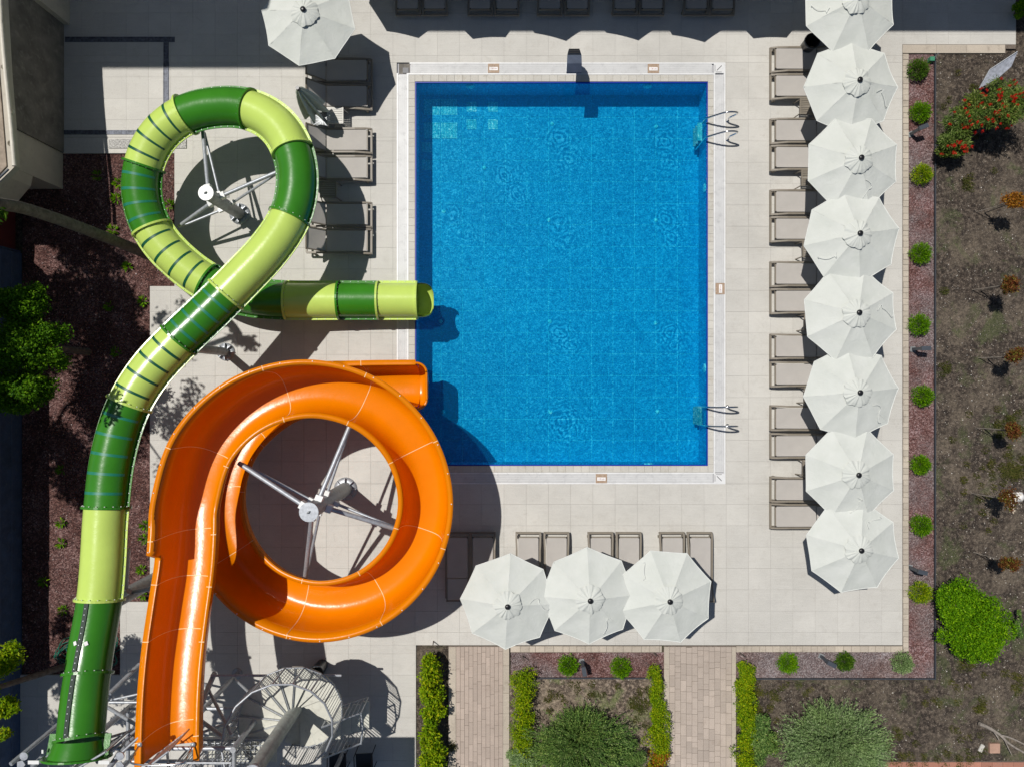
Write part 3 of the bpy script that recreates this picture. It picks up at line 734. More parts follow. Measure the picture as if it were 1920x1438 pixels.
# blue boundary wall on the left
bw = thing('blue_wall', 'dark blue painted boundary wall along the left edge', 'wall', G(0, 900))
m_ = MB(); grect(m_, -40, 38, 475, 1640, -.07, 2.05); m_.build('wall_body', M['blue_wall'], bw)
m_ = MB()
for z in (.35, .8, 1.25, 1.7): grect(m_, 37, 38.6, 476, 1640, z, z+.012)
m_.build('course_line', plain('blue_light', (.08, .12, .2), .8), bw)
m_ = MB(); grect(m_, -42, 40, 474, 1641, 2.05, 2.11); m_.build('coping', M['blue_wall'], bw)
m_ = MB(); grect(m_, -40, 26, 395, 470, -.07, 1.5); tag(centre(m_.build('gate_post', M['maroon'])), 'dark maroon gate panel in deep shade at the left edge', 'gate')
m_ = MB(); grect(m_, -40, 36, 470.5, 473.5, -.07, 1.8); tag(centre(m_.build('blue_panel', M['blue_wall'])), 'dark blue panel edge beside the maroon gate panel', 'panel')

# ================================================================ WATER SLIDES
class Path:
    def __init__(s, pts, k=24):
        raw = smooth_pts(pts, k); L = [0.0]
        for i in range(1, len(raw)): L.append(L[-1]+(raw[i]-raw[i-1]).length)
        s.len = L[-1]; n = int(s.len/.05)
        arr = np.array([tuple(p) for p in raw]); L = np.array(L)
        q = np.linspace(0, s.len, n+1)
        co = np.stack([np.interp(q, L, arr[:, i]) for i in range(3)], 1)
        ker = np.ones(9)/9
        for _ in range(2):
            pad = np.vstack([co[:1]*2-co[4:0:-1], co, co[-1:]*2-co[-2:-6:-1]])
            co = np.stack([np.convolve(pad[:, i], ker, 'valid') for i in range(3)], 1)
        s.q = q; s.co = co
    def at(s, d):
        d = min(max(d, 0), s.len)
        p = Vector([np.interp(d, s.q, s.co[:, i]) for i in range(3)])
        e = .06; a = Vector([np.interp(max(d-e, 0), s.q, s.co[:, i]) for i in range(3)]); b_ = Vector([np.interp(min(d+e, s.len), s.q, s.co[:, i]) for i in range(3)])
        T_ = (b_-a).normalized(); S = T_.cross(Vector((0, 0, 1))).normalized(); U = S.cross(T_).normalized()
        return p, T_, S, U
    def near_px(s, x, y, lo=0, hi=1e9):           # distance along whose picture position is nearest
        best = None
        for i in range(len(s.q)):
            if not lo <= s.q[i] <= hi: continue
            p = s.co[i]; k = F/(D-p[2]); dx = CX+p[0]*k-x; dy = CY-p[1]*k-y; e = dx*dx+dy*dy
            if best is None or e < best[0]: best = (e, s.q[i])
        return best[1]
gpts = [(150, 1398, 5.0), (158, 1310, 4.6), (171, 1218, 4.2), (187, 1125, 3.95), (194, 1045, 3.8), (199, 960, 3.65), (211, 860, 3.5), (237, 770, 3.36), (278, 700, 3.22), (333, 640, 3.08), (392, 584, 2.94),
        (450, 526, 2.8), (506, 466, 2.65), (545, 405, 2.5), (558, 340, 2.4), (548, 280, 2.3), (518, 233, 2.2), (470, 206, 2.1), (415, 201, 2.0), (352, 214, 1.9), (300, 252, 1.8), (270, 310, 1.7), (267, 375, 1.58),
        (289, 436, 1.46), (332, 487, 1.34), (390, 530, 1.2), (455, 555, 1.05), (530, 563, .9), (620, 563.5, .78), (710, 563.5, .7), (812, 563.5, .64)]
gp_ = Path([P(*p) for p in gpts])
RT, RF = 0.485, 0.555
gs = thing('tube_slide', 'long closed tube slide in dark green and lime sections looping down to the pool', 'water slide', G(458, 395))
def tube_piece(path, d0, d1, r0, a0, a1, mb_, na=36, step=.09, mi=0, r1=None, flip=False):
    n = max(1, int((d1-d0)/step)); vs = []; fs = []
    for i in range(n+1):
        d = d0+(d1-d0)*i/n; p, T_, S, U = path.at(d); r_ = r0+((r1 or r0)-r0)*i/n
        for k in range(na+1):
            a = a0+(a1-a0)*k/na; vs.append(p+(S*math.cos(a)+U*math.sin(a))*r_)
    for i in range(n):
        for k in range(na):
            q = (i*(na+1)+k, i*(na+1)+k+1, (i+1)*(na+1)+k+1, (i+1)*(na+1)+k); fs.append(q if flip else q[::-1])
    mb_.add(vs, fs, mi, True)
def ring_piece(path, d, th, ri, ro, mb_, na=36, a0=0, a1=2*math.pi, mi=0):
    p, T_, S, U = path.at(d); vs = []; fs = []
    for k in range(na+1):
        a = a0+(a1-a0)*k/na; e = S*math.cos(a)+U*math.sin(a)
        vs += [p+e*ri-T_*th/2, p+e*ro-T_*th/2, p+e*ro+T_*th/2, p+e*ri+T_*th/2]
    for k in range(na):
        for j in range(4): fs.append((k*4+j, k*4+(j+1) % 4, (k+1)*4+(j+1) % 4, (k+1)*4+j))
    mb_.add(vs, fs, mi, False)
def bolt(mb_, p, n, r=.0085):
    mb_.obox(p, n.orthogonal().normalized()*r, n.cross(n.orthogonal()).normalized()*r, n*.012)
def side_flange(path, d0, d1, mb_, bolts, ang=0, rr=(RT, RF), half=.014):
    n = max(1, int((d1-d0)/.1))
    for sg in (1, -1):
        vs = []
        for i in range(n+1):
            p, T_, S, U = path.at(d0+(d1-d0)*i/n)
            vs += [p+S*sg*rr[0]+U*half, p+S*sg*rr[1]+U*half, p+S*sg*rr[1]-U*half, p+S*sg*rr[0]-U*half]
        fs = [(i*4+j, i*4+(j+1) % 4, (i+1)*4+(j+1) % 4, (i+1)*4+j) for i in range(n) for j in range(4)]
        mb_.add(vs, fs)
        m = max(2, int((d1-d0)/.21))
        for i in range(m):
            p, T_, S, U = path.at(d0+(d1-d0)*(i+.5)/m); bolt(bolts, p+S*sg*(rr[0]+rr[1]+.01)/2+U*(half+.006), U)
joints = [(150, 1385), (166, 1262), (187, 1124), (199, 950), (250, 760), (340, 643), (433, 560), (548, 412), (552, 283), (468, 205), (350, 215), (270, 310), (282, 432), (385, 530), (537, 563), (634, 563), (708, 563), (781, 563)]
js = []; lo = 0
for (x, y) in joints:
    d = gp_.near_px(x, y, lo, lo+6.5); js.append(d); lo = d+.3
colors = ['green', 'green', 'lime', 'green', 'lime', 'green', 'lime', 'green', 'lime', 'green', 'lime', 'green', 'lime', 'green', 'lime', 'green', 'lime']
striped = {3: 5, 4: 4, 5: 4, 10: 4, 11: 4, 12: 4}
for i, col in enumerate(colors):
    d0, d1 = js[i], js[i+1]
    m_ = MB(); tube_piece(gp_, d0, d1, RT, 0, 2*math.pi, m_)
    tube_piece(gp_, d0, d1, RT-.02, 0, 2*math.pi, m_, flip=True)
    sec = m_.build('tube_section', M[col], gs)
    fl = MB(); bo = MB()
    if i < 2:          # seam runs along the top here
        n = int((d1-d0)/.1); vs = []
        for q in range(n+1):
            p, T_, S, U = gp_.at(d0+.03+(d1-d0-.06)*q/n); S2 = S*-.0
            dirn = (U*math.cos(.05)-S*math.sin(.05)).normalized(); e = T_.cross(dirn)
            c = p+dirn*(RT+.002); vs += [c-e*.06, c+e*.06, c+e*.05+dirn*.016, c-e*.05+dirn*.016]
        fs = [(q*4+j, q*4+(j+1) % 4, (q+1)*4+(j+1) % 4, (q+1)*4+j) for q in range(n) for j in range(4)]
        sm_ = MB(); sm_.add(vs, fs); sm_.build('seam_strip', M['seam_dark'], sec)
        for q in range(int((d1-d0)/.14)):
            p, T_, S, U = gp_.at(d0+.1+q*.14); dirn = (U*math.cos(.05)-S*math.sin(.05)).normalized(); bolt(bo, p+dirn*(RT+.022), dirn, .009)
    else:
        side_flange(gp_, d0+.02, d1-.02, fl, bo); fl.build('side_flange', M[col], sec)
    bo.build('bolt', M['steel'], sec, kind='stuff')
    jf = MB(); ring_piece(gp_, d0, .055, RT-.01, RF-.005, jf); jf.build('joint_flange', M[col if i % 3 else 'green'] if i < 3 else M[col], sec)
    jb = MB()
    p, T_, S, U = gp_.at(d0)
    for k in range(18):
        a = 2*math.pi*k/18+.1; e = S*math.cos(a)+U*math.sin(a)
        bolt(jb, p+e*(RT+.035)+T_*.036, T_, .009); 
    jb.build('joint_bolt', M['white_metal'] if i < 8 else M['steel_dull'], sec, kind='stuff')
    if i in striped:
        n = striped[i]
        for q in range(n):
            dd = d0+(d1-d0)*(q+.75)/(n+.5); sm_ = MB()
            tube_piece(gp_, dd-.033, dd+.033, RT+.004, R(22), R(158), sm_, 24, .05); sm_.build('stripe', M['stripe_teal' if col == 'green' else 'stripe_dark'], sec)
# open trough at the pool end
d0 = js[-1]; d1 = gp_.len
m_ = MB(); n = 8; vs = []; na = 28
for lay_, (rr, fl_) in enumerate(((RT, 0), (RT-.03, 1))):
    vs = []; fs = []
    for i in range(n+1):
        u = i/n; d = d0+(d1-d0)*u; p, T_, S, U = gp_.at(d)
        cut = math.sqrt(max(0, 1-(max(0, u-.25)/.75)**2.4)); wdt = rr*(.55+.45*cut)
        for k in range(na+1):
            a = R(165)+R(210)*k/na; lift = (1-cut)*.30
            vs.append(p+S*math.cos(a)*wdt+U*(math.sin(a)*rr*(.6+.4*cut)+lift*0))
    for i in range(n):
        for k in range(na):
            q = (i*(na+1)+k, i*(na+1)+k+1, (i+1)*(na+1)+k+1, (i+1)*(na+1)+k); fs.append(q if fl_ else q[::-1])
    m_.add(vs, fs, 0, True)
m_.build('end_trough', M['lime'], gs)
m_ = MB(); ring_piece(gp_, d0, .05, RT-.02, RF-.01, m_); m_.build('end_flange', M['lime'], gs)
# entrance funnel
m_ = MB(); fn = Path([P(150, 1386, 5.0), P(148, 1402, 5.06), P(145, 1418, 5.1)])
tube_piece(fn, 0, fn.len, RT+.01, 0, 2*math.pi, m_, r1=RT+.1)
tube_piece(fn, 0, fn.len, RT-.02, 0, 2*math.pi, m_, r1=RT+.07, flip=True)
m_.build('entrance_funnel', M['green'], gs)
m_ = MB(); ring_piece(fn, fn.len, .04, RT+.05, RT+.22, m_); m_.build('entrance_lip', M['green'], gs)
for sg in (1, -1):
    m_ = MB(); p, T_, S, U = fn.at(fn.len*.4); m_.obox(p+S*sg*(RT+.13), S*.07, T_*.26, U*.012); m_.build('entrance_bracket', M['green'], gs)
# two paper stickers on the top seam
for (x, y) in ((159, 1200), (177, 1197)):
    dd = gp_.near_px(166, 1199); p, T_, S, U = gp_.at(dd); off = (x-168)/64*.85
    a = math.acos(max(-1, min(1, off/RT))); e = S*math.cos(a)+U*math.sin(a); tt = T_.cross(e)
    m_ = MB(); m_.obox(p+e*(RT+.024), (tt*.8+T_*.4)*.042, (T_*.8-tt*.4)*.05, e*.002); m_.build('paper_sticker', M['label'], gs)

# ---- orange flume
RC = G(638, 910)
R0 = 182/64
def circ(deg, h): return Vector((RC.x+R0*math.cos(R(deg)), RC.y+R0*math.sin(R(deg)), h))
op = [P(313, 1432, 5.1), P(313, 1400, 5.02), P(316, 1310, 4.72), P(323, 1225, 4.42), P(336, 1130, 4.1), P(346, 1060, 3.88)]
op += [circ(180+8, 3.64)]
seq = [(180, 3.55), (150, 3.42), (120, 3.27), (90, 3.12), (60, 2.98), (30, 2.86), (0, 2.74), (-30, 2.63), (-60, 2.52), (-90, 2.4), (-120, 2.24), (-150, 2.05), (-180, 1.84), (-210, 1.6), (-240, 1.38), (-262, 1.22)]
op += [circ(a, h) for a, h in seq]
op += [G(690, 725, 1.1), G(740, 724, 1.02), G(790, 723.5, .98), G(788, 723.5, .97)]
ofp = Path(op)
os_ = thing('open_slide', 'open orange flume curling twice above the paving into the pool', 'water slide', G(638, 910))
dL = [ofp.near_px(347, 1040, 0, 9)]
d_hi0 = dL[0]; d_hi1 = ofp.len-2.1
def prof(d):
    """closed cross-section (s, u) measured from the rim line; s<0 is the outer side"""
    e = 0
    if d_hi0-.02 < d < d_hi1:
        e = .42*min(1, (d-d_hi0+.02)/.12)*min(1, (d_hi1-d)/.5)
    W = .585; dep = .92; th = .03; lip = .125; end = max(0, (d-(ofp.len-.55))/.55)
    if end > 0: W *= 1.0; 
    inner = []; nseg = 20
    for k in range(nseg+1):
        a = math.pi*k/nseg; c = -math.cos(a); sn = math.sin(a)
        s_ = W*math.copysign(abs(c)**.66, c); u_ = -dep*abs(sn)**.8
        inner.append([s_, u_])
    inner[0] = [-W, 0]
    inn = [[-W-.02, e]]+inner
    out = [[s_*(1+th/W), u_-th] for s_, u_ in inner][::-1]
    loop = [[-W-.02-lip, e-.0], [-W-.02, e]]+inner[0:]+[[W+lip, 0], [W+lip, -.06], [W+th, -.045]]+out[0:]+[[-W-.02-th, e-.05], [-W-.02-lip, e-.06]]
    return loop
def flume(d0, d1, mb_):
    n = max(1, int((d1-d0)/.08)); pn = None; vs = []
    for i in range(n+1):
        d = d0+(d1-d0)*i/n; p, T_, S, U = ofp.at(d); U = Vector((0, 0, 1)); pr = prof(d); pn = len(pr)
        for s_, u_ in pr: vs.append(p+S*s_+U*u_)
    fs = []
    for i in range(n):
        for k in range(pn): fs.append((i*pn+k, (i+1)*pn+k, (i+1)*pn+(k+1) % pn, i*pn+(k+1) % pn))
    mb_.add(vs, fs, 0, True); return vs, pn
ojo = [(313, 1388), (322, 1202), (338, 1097), (347, 1003), (382, 857), (520, 750), (670, 750), (772, 850), (795, 1010), (695, 1112), (558, 1135), (450, 1030)]
jo = [0.0]; lo = 0
for (x, y) in ojo: d = ofp.near_px(x, y, lo, lo+4.2); jo.append(d); lo = d+.25
while jo[-1]+2.4 < ofp.len: jo.append(jo[-1]+1.75)
jo.append(ofp.len)
for i in range(len(jo)-1):
    m_ = MB(); vs, pn = flume(jo[i], jo[i+1], m_)
    sec = m_.build('flume_section', M['orange'], os_)
    # auto smooth: keep lip edges crisp
    if jo[i] > 0:
        d = jo[i]; sm_ = MB(); p0, T_, S, U = ofp.at(d); pr = prof(d)[0:24]; up = Vector((0, 0, 1)); vv = []
        for a_, (s_, u_) in enumerate(pr):
            nx = pr[min(a_+1, 23)]; pv = pr[max(a_-1, 0)]; tx, tz = nx[0]-pv[0], nx[1]-pv[1]; l = math.hypot(tx, tz) or 1
            nn = S*(-tz/l)+up*(tx/l)
            for sg in (-1, 1): vv.append(p0+S*s_+up*u_+nn*.004+T_*sg*.008)
        sm_.add(vv, [(q*2, q*2+1, q*2+3, q*2+2) for q in range(23)]); sm_.build('seam', M['seam'], sec)
# lip bolts along the outer rim
bo = MB(); d = d_hi0+.2
while d < ofp.len-2.0:
    p, T_, S, U = ofp.at(d); pr = prof(d); bolt(bo, p-S*.69+Vector((0, 0, pr[0][1]+.006)), Vector((0, 0, 1)), .011); d += .62
bo.build('rim_bolt', M['white_metal'], os_, kind='stuff')
# rounded closing lip at the pool end
m_ = MB(); p, T_, S, U = ofp.at(ofp.len); pr = prof(ofp.len)[2:23]
up = Vector((0, 0, 1)); nr = 7; vs = []; k_ = len(pr)
for lay_ in (0, 1):
    for j in range(nr+1):
        a_ = j/nr*math.pi/2
        for s_, u_ in pr: vs.append(p+S*s_*(1.1+.04*lay_)*(1-.42*(1-math.cos(a_)))+up*(u_*math.cos(a_)**.6-(.03*lay_ if u_ < -.05 else 0))+T_*(.30*math.sin(a_)*(1+.06*lay_)))
off = (nr+1)*k_
fs = [(j*k_+q, j*k_+q+1, (j+1)*k_+q+1, (j+1)*k_+q) for j in range(nr) for q in range(k_-1)]
fs += [tuple(off+i for i in f[::-1]) for f in fs]
m_.add(vs, fs, 0, True); rim = [vs[j*k_] for j in range(nr+1)]+vs[nr*k_:(nr+1)*k_]+[vs[j*k_+k_-1] for j in range(nr, -1, -1)]
m_.tube(rim, .035, 6)
m_.build('end_lip', M['orange'], os_)
# entry grab bar
m_ = MB(); a = P(262, 1406, 5.05); c = P(362, 1406, 5.05)
m_.tube(smooth_pts([a+Vector((0, .12, 0)), a+Vector((0, .02, .25)), a+Vector((.1, -.08, .42)), c+Vector((-.1, -.08, .42)), c+Vector((0, .02, .25)), c+Vector((0, .12, 0))], 5), .02, 8)
m_.build('grab_bar', M['chrome'], os_)
for (x, y) in ((262, 1404), (362, 1404)):
    m_ = MB(); q = P(x, y, 5.06)+Vector((0, .1, 0)); m_.lathe([(0, .03), (.05, .02), (.055, 0)], q, 10); m_.build('grab_bar_foot', M['steel'], os_)

# ---- slide posts
def post(base, h, r, arms, label, cap=True, name='support_post', flange=True):
    t = thing(name, label, 'post', base, 0, 'steel posts under the slides')
    m_ = MB(); m_.tube([base, base+Vector((0, 0, h))], r, 20); m_.build('column', M['steel_dull'], t)
    if flange:
        m_ = MB(); m_.lathe([(r, .0), (r+.14, .0), (r+.14, .03), (r, .035)], base, 20); m_.build('foot_plate', M['steel'], t)
        for k in range(8):
            a = k*math.pi/4; e = Vector((math.cos(a), math.sin(a), 0)); n_ = Vector((-math.sin(a), math.cos(a), 0)); m_ = MB()
            q = base+e*(r+.06)+Vector((0, 0, .08)); m_.obox(q, e*.06, n_*.008, Vector((0, 0, .06))); m_.build('gusset', M['steel'], t)
    if cap:
        m_ = MB(); m_.lathe([(r+.035, 0), (r+.035, .025), (0.001, .027)], base+Vector((0, 0, h)), 20, 0, False); cp = m_.build('cap', M['steel' if r >= .2 else 'white_metal'], t)
        m_ = MB(); q = base+Vector((0, 0, h+.03)); m_.tube([q+Vector((-.03, -.02, 0)), q+Vector((0, 0, .05)), q+Vector((.03, .02, 0))], .02, 6); m_.build('eye', M['steel_dull'], cp)
    for (p0, p1, rr) in arms:
        m_ = MB(); m_.tube([p0, p1], rr, 10); ar = m_.build('arm', M['steel'], t)
        m_ = MB(); dd = (p1-p0).normalized(); m_.obox(p0+dd*.06, dd*.07, dd.cross(Vector((0, 0, 1))).normalized()*rr*1.5, Vector((0, 0, rr*1.5))); m_.build('bracket', M['white_metal'], ar)
    return t
def arm_set(base, rad, targets, r1, r2):
    out = []
    for (x, y, h, zc) in targets:
        tp = P(x, y, h); e = Vector((tp.x-base.x, tp.y-base.y, 0)).normalized()
        out.append((base+e*rad+Vector((0, 0, zc)), tp, r1))
        out.append((base+e*rad+Vector((0, 0, zc-.75)), tp+Vector((0, 0, -.09))-e*.05, r2))
    return out
gb = G(450, 402)
post(gb, 2.3, .165, arm_set(gb, .16, [(380, 244, 1.55, 2.1), (522, 322, 1.95, 1.75), (335, 425, 1.05, 1.6)], .052, .035), 'steel post with a white cap inside the green tube loop')
ob = G(648, 916)
post(ob, 3.75, .20, arm_set(ob, .2, [(655, 800, 2.6, 3.15), (448, 868, 2.95, 3.5), (745, 992, 2.2, 2.8), (572, 1082, 1.95, 3.3)], .062, .04), 'thick grey steel post at the centre of the orange flume')
c0 = G(424, 660); tp = gp_.at(gp_.near_px(352, 630, 0, 18))[0]
post(c0, 2.2, .12, [(c0+Vector((0, 0, 2.0)), tp+Vector((.1, -.1, -.5)), .06)], 'slim steel post under the crossing of the green tube', cap=False)
c0 = G(322, 1068, 0)
post(c0, 2.9, .19, [(c0+Vector((0, 0, 2.5)), P(240, 1030, 3.2), .06), (c0+Vector((0, 0, 2.3)), P(300, 1100, 3.2), .05), (c0+Vector((.0, -.0, 2.7)), P(242, 1108, 3.35), .06)],
     'thick grey steel post between the green tube and orange flume', cap=False)
for (x, lb) in ((556, 'short grey prop under the green tube, farther from the pool'), (714, 'short grey prop under the green tube beside the pool grating')):
    t = thing('slide_prop', lb, 'post', G(x, 583), 0, 'short props under the green tube end')
    m_ = MB(); q = G(x, 583); m_.tube([q, q+Vector((0, 0, .35))], .07, 12); m_.build('column', M['steel_dull'], t)
    m_ = MB(); m_.lathe([(.07, 0), (.15, 0), (.15, .02), (.07, .02)], q, 14); m_.build('foot_plate', M['steel'], t)
q = G(700, 745)
t = thing('slide_prop', 'short grey prop under the mouth of the orange flume', 'post', q)
m_ = MB(); m_.tube([q, q+Vector((0, 0, .42))], .09, 12); m_.build('column', M['steel_dull'], t); m_ = MB(); m_.lathe([(.09, 0), (.18, 0), (.18, .02), (.09, .02)], q, 14); m_.build('foot_plate', M['steel'], t)

# ================================================================ TOWER AND SPIRAL STAIR
HD = 4.35
tw = thing('slide_tower', 'galvanised steel starting tower with grating deck under both slide mouths', 'tower', G(430, 1300))
def beam(name, a, b_, r, n=8, mat='steel', parent=tw):
    m_ = MB(); m_.tube([a, b_], r, n); return m_.build(name, M[mat], parent)
gx0, gx1, gy0, gy1 = 318, 566, 1262, 1350
PZ = 3.2        # deck plan in ground pixels
for (x, y) in ((gx0, gy0), (445, gy0), (gx1-20, gy0), (gx0, gy1), (445, gy1), (gx1-20, gy1)):
    beam('leg', G(x, y), G(x, y, HD), .07, 10); m_ = MB(); m_.lathe([(.07, 0), (.16, 0), (.16, .02), (.07, .02)], G(x, y), 12); m_.build('foot_plate', M['steel'], tw)
for (a, b_, z0, z1) in (((gx0, gy0), (445, gy0), .3, 2.2), ((445, gy0), (gx0, gy0), 2.3, 4.1), ((445, gy0), (gx1-20, gy0), .3, 2.2), ((gx1-20, gy0), (445, gy0), 2.3, 4.1),
                        ((gx0, gy0), (gx0, gy1), .3, 4.0), ((gx1-20, gy0), (gx1-20, gy1), .3, 4.0), ((gx0, gy1), (445, gy1), .3, 4.0)):
    beam('brace', G(*a, z0), G(*b_, z1), .035)
for z in (2.25, HD-.08):
    beam('cross_beam', G(gx0, gy0, z), G(gx1-20, gy0, z), .05); beam('cross_beam', G(gx0, gy1, z), G(gx1-20, gy1, z), .05)
    beam('cross_beam', G(gx0, gy0, z), G(gx0, gy1, z), .05); beam('cross_beam', G(gx1-20, gy0, z), G(gx1-20, gy1, z), .05)
# deck grating: the slots between bars show the pale plate added below
m_ = MB(); y = 1284
while y < 1340: grect(m_, 455, 572, y, y+.8, PZ, PZ+.03); y += 7.5
x = 455
while x < 572: grect(m_, x, x+.7, 1284, 1340, PZ+.001, PZ+.028); x += 7.5
m_.build('deck_grating', M['steel'], tw, kind='stuff')
for (a, b_) in ((G(455, 1284, PZ), G(572, 1284, PZ)), (G(455, 1284, PZ), G(455, 1340, PZ)), (G(513, 1284, PZ), G(513, 1340, PZ))):
    m_ = MB(); d_ = (b_-a)/2; m_.obox((a+b_)/2-Vector((0, 0, .05)), d_, d_.cross(Vector((0, 0, 1))).normalized()*.03, Vector((0, 0, .06))); m_.build('edge_beam', M['steel'], tw)
m_ = MB(); grect(m_, 458, 570, 1288, 1345, PZ-.8, PZ-.76); m_.build('added_pale_plate', M['tread'], tw)  # pale plate added under the grating, standing in for sunlit ground
m_ = MB(); grect(m_, 300, 428, 1300, 1400, HD, HD+.03); m_.build('deck_plate', M['tread'], tw)
m_ = MB(); grect(m_, 480, 655, 1277, 1440, 5.2, 5.26); m_.build('shade_slab', M['tread'], tw)  # unseen slab added to throw shade on the paving and chairs
for (x, y) in ((488, 1400), (648, 1400), (488, 1430), (648, 1430)): m_ = MB(); m_.tube([G(x, y, 0), G(x, y, 5.2)], .06, 10); m_.build('shade_slab_leg', M['steel'], tw)  # legs of the added shading slab
# railing of the deck
def railing(p0, p1, z, h, nb, parent=tw, mesh=False):
    p0 = Vector((p0.x, p0.y, z)); p1 = Vector((p1.x, p1.y, z))
    beam('handrail', p0+Vector((0, 0, h)), p1+Vector((0, 0, h)), .024, 8, 'steel', parent)
    beam('lower_rail', p0+Vector((0, 0, .1)), p1+Vector((0, 0, .1)), .018, 6, 'steel', parent)
    for i in range(nb+1):
        q = p0.lerp(p1, i/nb); big = i % 6 == 0
        beam('baluster' if not big else 'rail_post', q+Vector((0, 0, .0 if big else .1)), q+Vector((0, 0, h)), .022 if big else .008, 6 if big else 5, 'steel', parent)
railing(G(457, 1286), G(540, 1286), PZ, 1.0, 18)
railing(G(456, 1288), G(456, 1336), PZ, 1.0, 12)
railing(G(398, 1228), G(340, 1262), HD+.1, 1.0, 12)
railing(G(484, 1228), G(440, 1262), HD+.1, 1.0, 10)
# long struts fanning out from the two slide mouths, as in the bottom left corner
for (a, b_, r_) in ((P(20, 1432, 5.0), P(130, 1340, 3.6), .05), (P(60, 1438, 5.1), P(128, 1372, 4.4), .06), (P(75, 1430, 5.3), P(125, 1385, 4.9), .03), (P(205, 1438, 5.1), P(258, 1372, 4.4), .06),
                (P(205, 1300, 2.6), P(262, 1245, 1.8), .06), (P(205, 1316, 2.4), P(258, 1316, 2.4), .035), (P(203, 1326, 2.6), P(262, 1362, 3.4), .045), (P(208, 1312, 2.2), P(262, 1300, 2.2), .03),
                (P(368, 1342, 3.6), P(402, 1262, 2.4), .07), (P(366, 1343, 3.2), P(420, 1382, 3.9), .05), (P(385, 1282, 2.6), P(435, 1378, 4.0), .04), (P(180, 1430, 5.1), P(255, 1368, 4.5), .035), (P(215, 1422, 5.2), P(262, 1380, 4.9), .03)):
    beam('strut', a, b_, r_)
beam('tie_bar', P(395, 1266, 2.6), P(640, 1266, 2.0), .035)
for (x, y) in ((46, 1416), (226, 1416)):
    m_ = MB(); c = P(x, y, 5.3); m_.lathe([(.09, 0), (.09, .03), (.001, .032)], c, 14, 0, False); m_.build('end_disc', M['steel'], tw)
for (x, y) in ((40, 1432), (225, 1434)):
    m_ = MB(); c = P(x, y, 5.0); m_.lathe([(.1, 0), (.1, .02), (.001, .022)], c, 5, 0, False); m_.build('gusset_plate', M['steel'], tw)
for (x, y) in ((63, 1430), (195, 1430), (80, 1410), (214, 1411)):
    m_ = MB(); c = P(x, y, 5.2); m_.box(c.x-.12 if x in (63, 195) else c.x-.02, c.x+.12 if x in (63, 195) else c.x+.02, c.y-.02, c.y+.06, c.z, c.z+.01); m_.build('clip_plate', M['white_metal'], tw)

SC = G(598, 1262); RO = 1.2
st = thing('spiral_stair', 'galvanised spiral stair with barred cage rail and pale treads', 'stair', SC)
m_ = MB(); m_.tube([SC, SC+Vector((0, 0, 5.3))], .17, 24); m_.build('column', plain('column_zinc', (0.36, 0.385, 0.36), .5, .1, .25, 5, dirt=(.26, .25, .22)), st)
m_ = MB(); m_.lathe([(.19, 0), (.19, .04), (.001, .05)], SC+Vector((0, 0, 5.3)), 20, 0, False); m_.build('column_cap', M['steel'], st)
NT = 16; A0, DA = -112, 22.0
def sp(a, r_, z): return Vector((SC.x+r_*math.cos(R(a)), SC.y+r_*math.sin(R(a)), z))
zs = []
for i in range(NT):
    a = A0+i*DA; z = 1.75+i*(PZ-1.75)/(NT-1); zs.append((a, z))
    a1 = a+DA*1.2
    pts = [sp(a, .16, 0), sp(a, RO, 0), sp(a+DA*.6, RO*1.02, 0), sp(a1, RO, 0), sp(a1, .16, 0)]
    m_ = MB(); m_.prism([(p.x, p.y) for p in pts], z-.035, z); m_.build('tread', M['tread'], st)
    if 3 < i < 9: continue
    m_ = MB(); m_.obox((sp(a, .16, z-.06)+sp(a, RO, z-.06))/2, (sp(a, RO, 0)-sp(a, .16, 0))/2, Vector((-math.sin(R(a)), math.cos(R(a)), 0))*.02, Vector((0, 0, .025))); m_.build('tread_beam', M['steel'], st)
hp = [sp(a+DA*.5, RO+.02, z+1.02) for a, z in zs]; lp = [sp(a+DA*.5, RO+.02, z+.02) for a, z in zs]
for i in range(NT-1):
    m_ = MB(); m_.tube([hp[i], hp[i+1]], .026, 8); m_.build('handrail', M['steel'], st)
    m_ = MB(); m_.tube([lp[i], lp[i+1]], .02, 6); m_.build('stringer', M['steel'], st)
    m_ = MB(); m_.tube([lp[i], hp[i]], .024, 8); m_.build('rail_post', M['steel'], st)
    for k in range(1, 6):
        m_ = MB(); q0 = lp[i].lerp(lp[i+1], k/6); q1 = hp[i].lerp(hp[i+1], k/6); m_.tube([q0, q1], .0085, 5); m_.build('baluster', M['steel'], st)
# foot flight going off to the right
fx = G(668, 1310)
for i in range(4):
    m_ = MB(); grect(m_, 662+i*14-14, 676+i*14-14, 1288, 1336, 1.5-i*.2, 1.535-i*.2); m_.build('tread', M['tread'], st)
for yy in (1286, 1338):
    p0 = G(646, yy, 1.5); p1 = G(700, yy, .75)
    m_ = MB(); m_.tube([p0+Vector((0, 0, 1.0)), p1+Vector((0, 0, .95))], .024, 8); m_.build('handrail', M['steel'], st)
    m_ = MB(); m_.tube([p0, p1], .022, 8); m_.build('stringer', M['steel'], st)
    for k in range(9):
        m_ = MB(); big = k in (0, 4, 8); m_.tube([p0.lerp(p1, k/8), p0.lerp(p1, k/8)+Vector((0, 0, .98))], .02 if big else .0085, 6); m_.build('rail_post' if big else 'baluster', M['steel'], st)
m_ = MB(); m_.tube([G(700, 1286, 1.7), G(703, 1312, 1.7), G(700, 1338, 1.7)], .024, 8); m_.build('handrail', M['steel'], st)

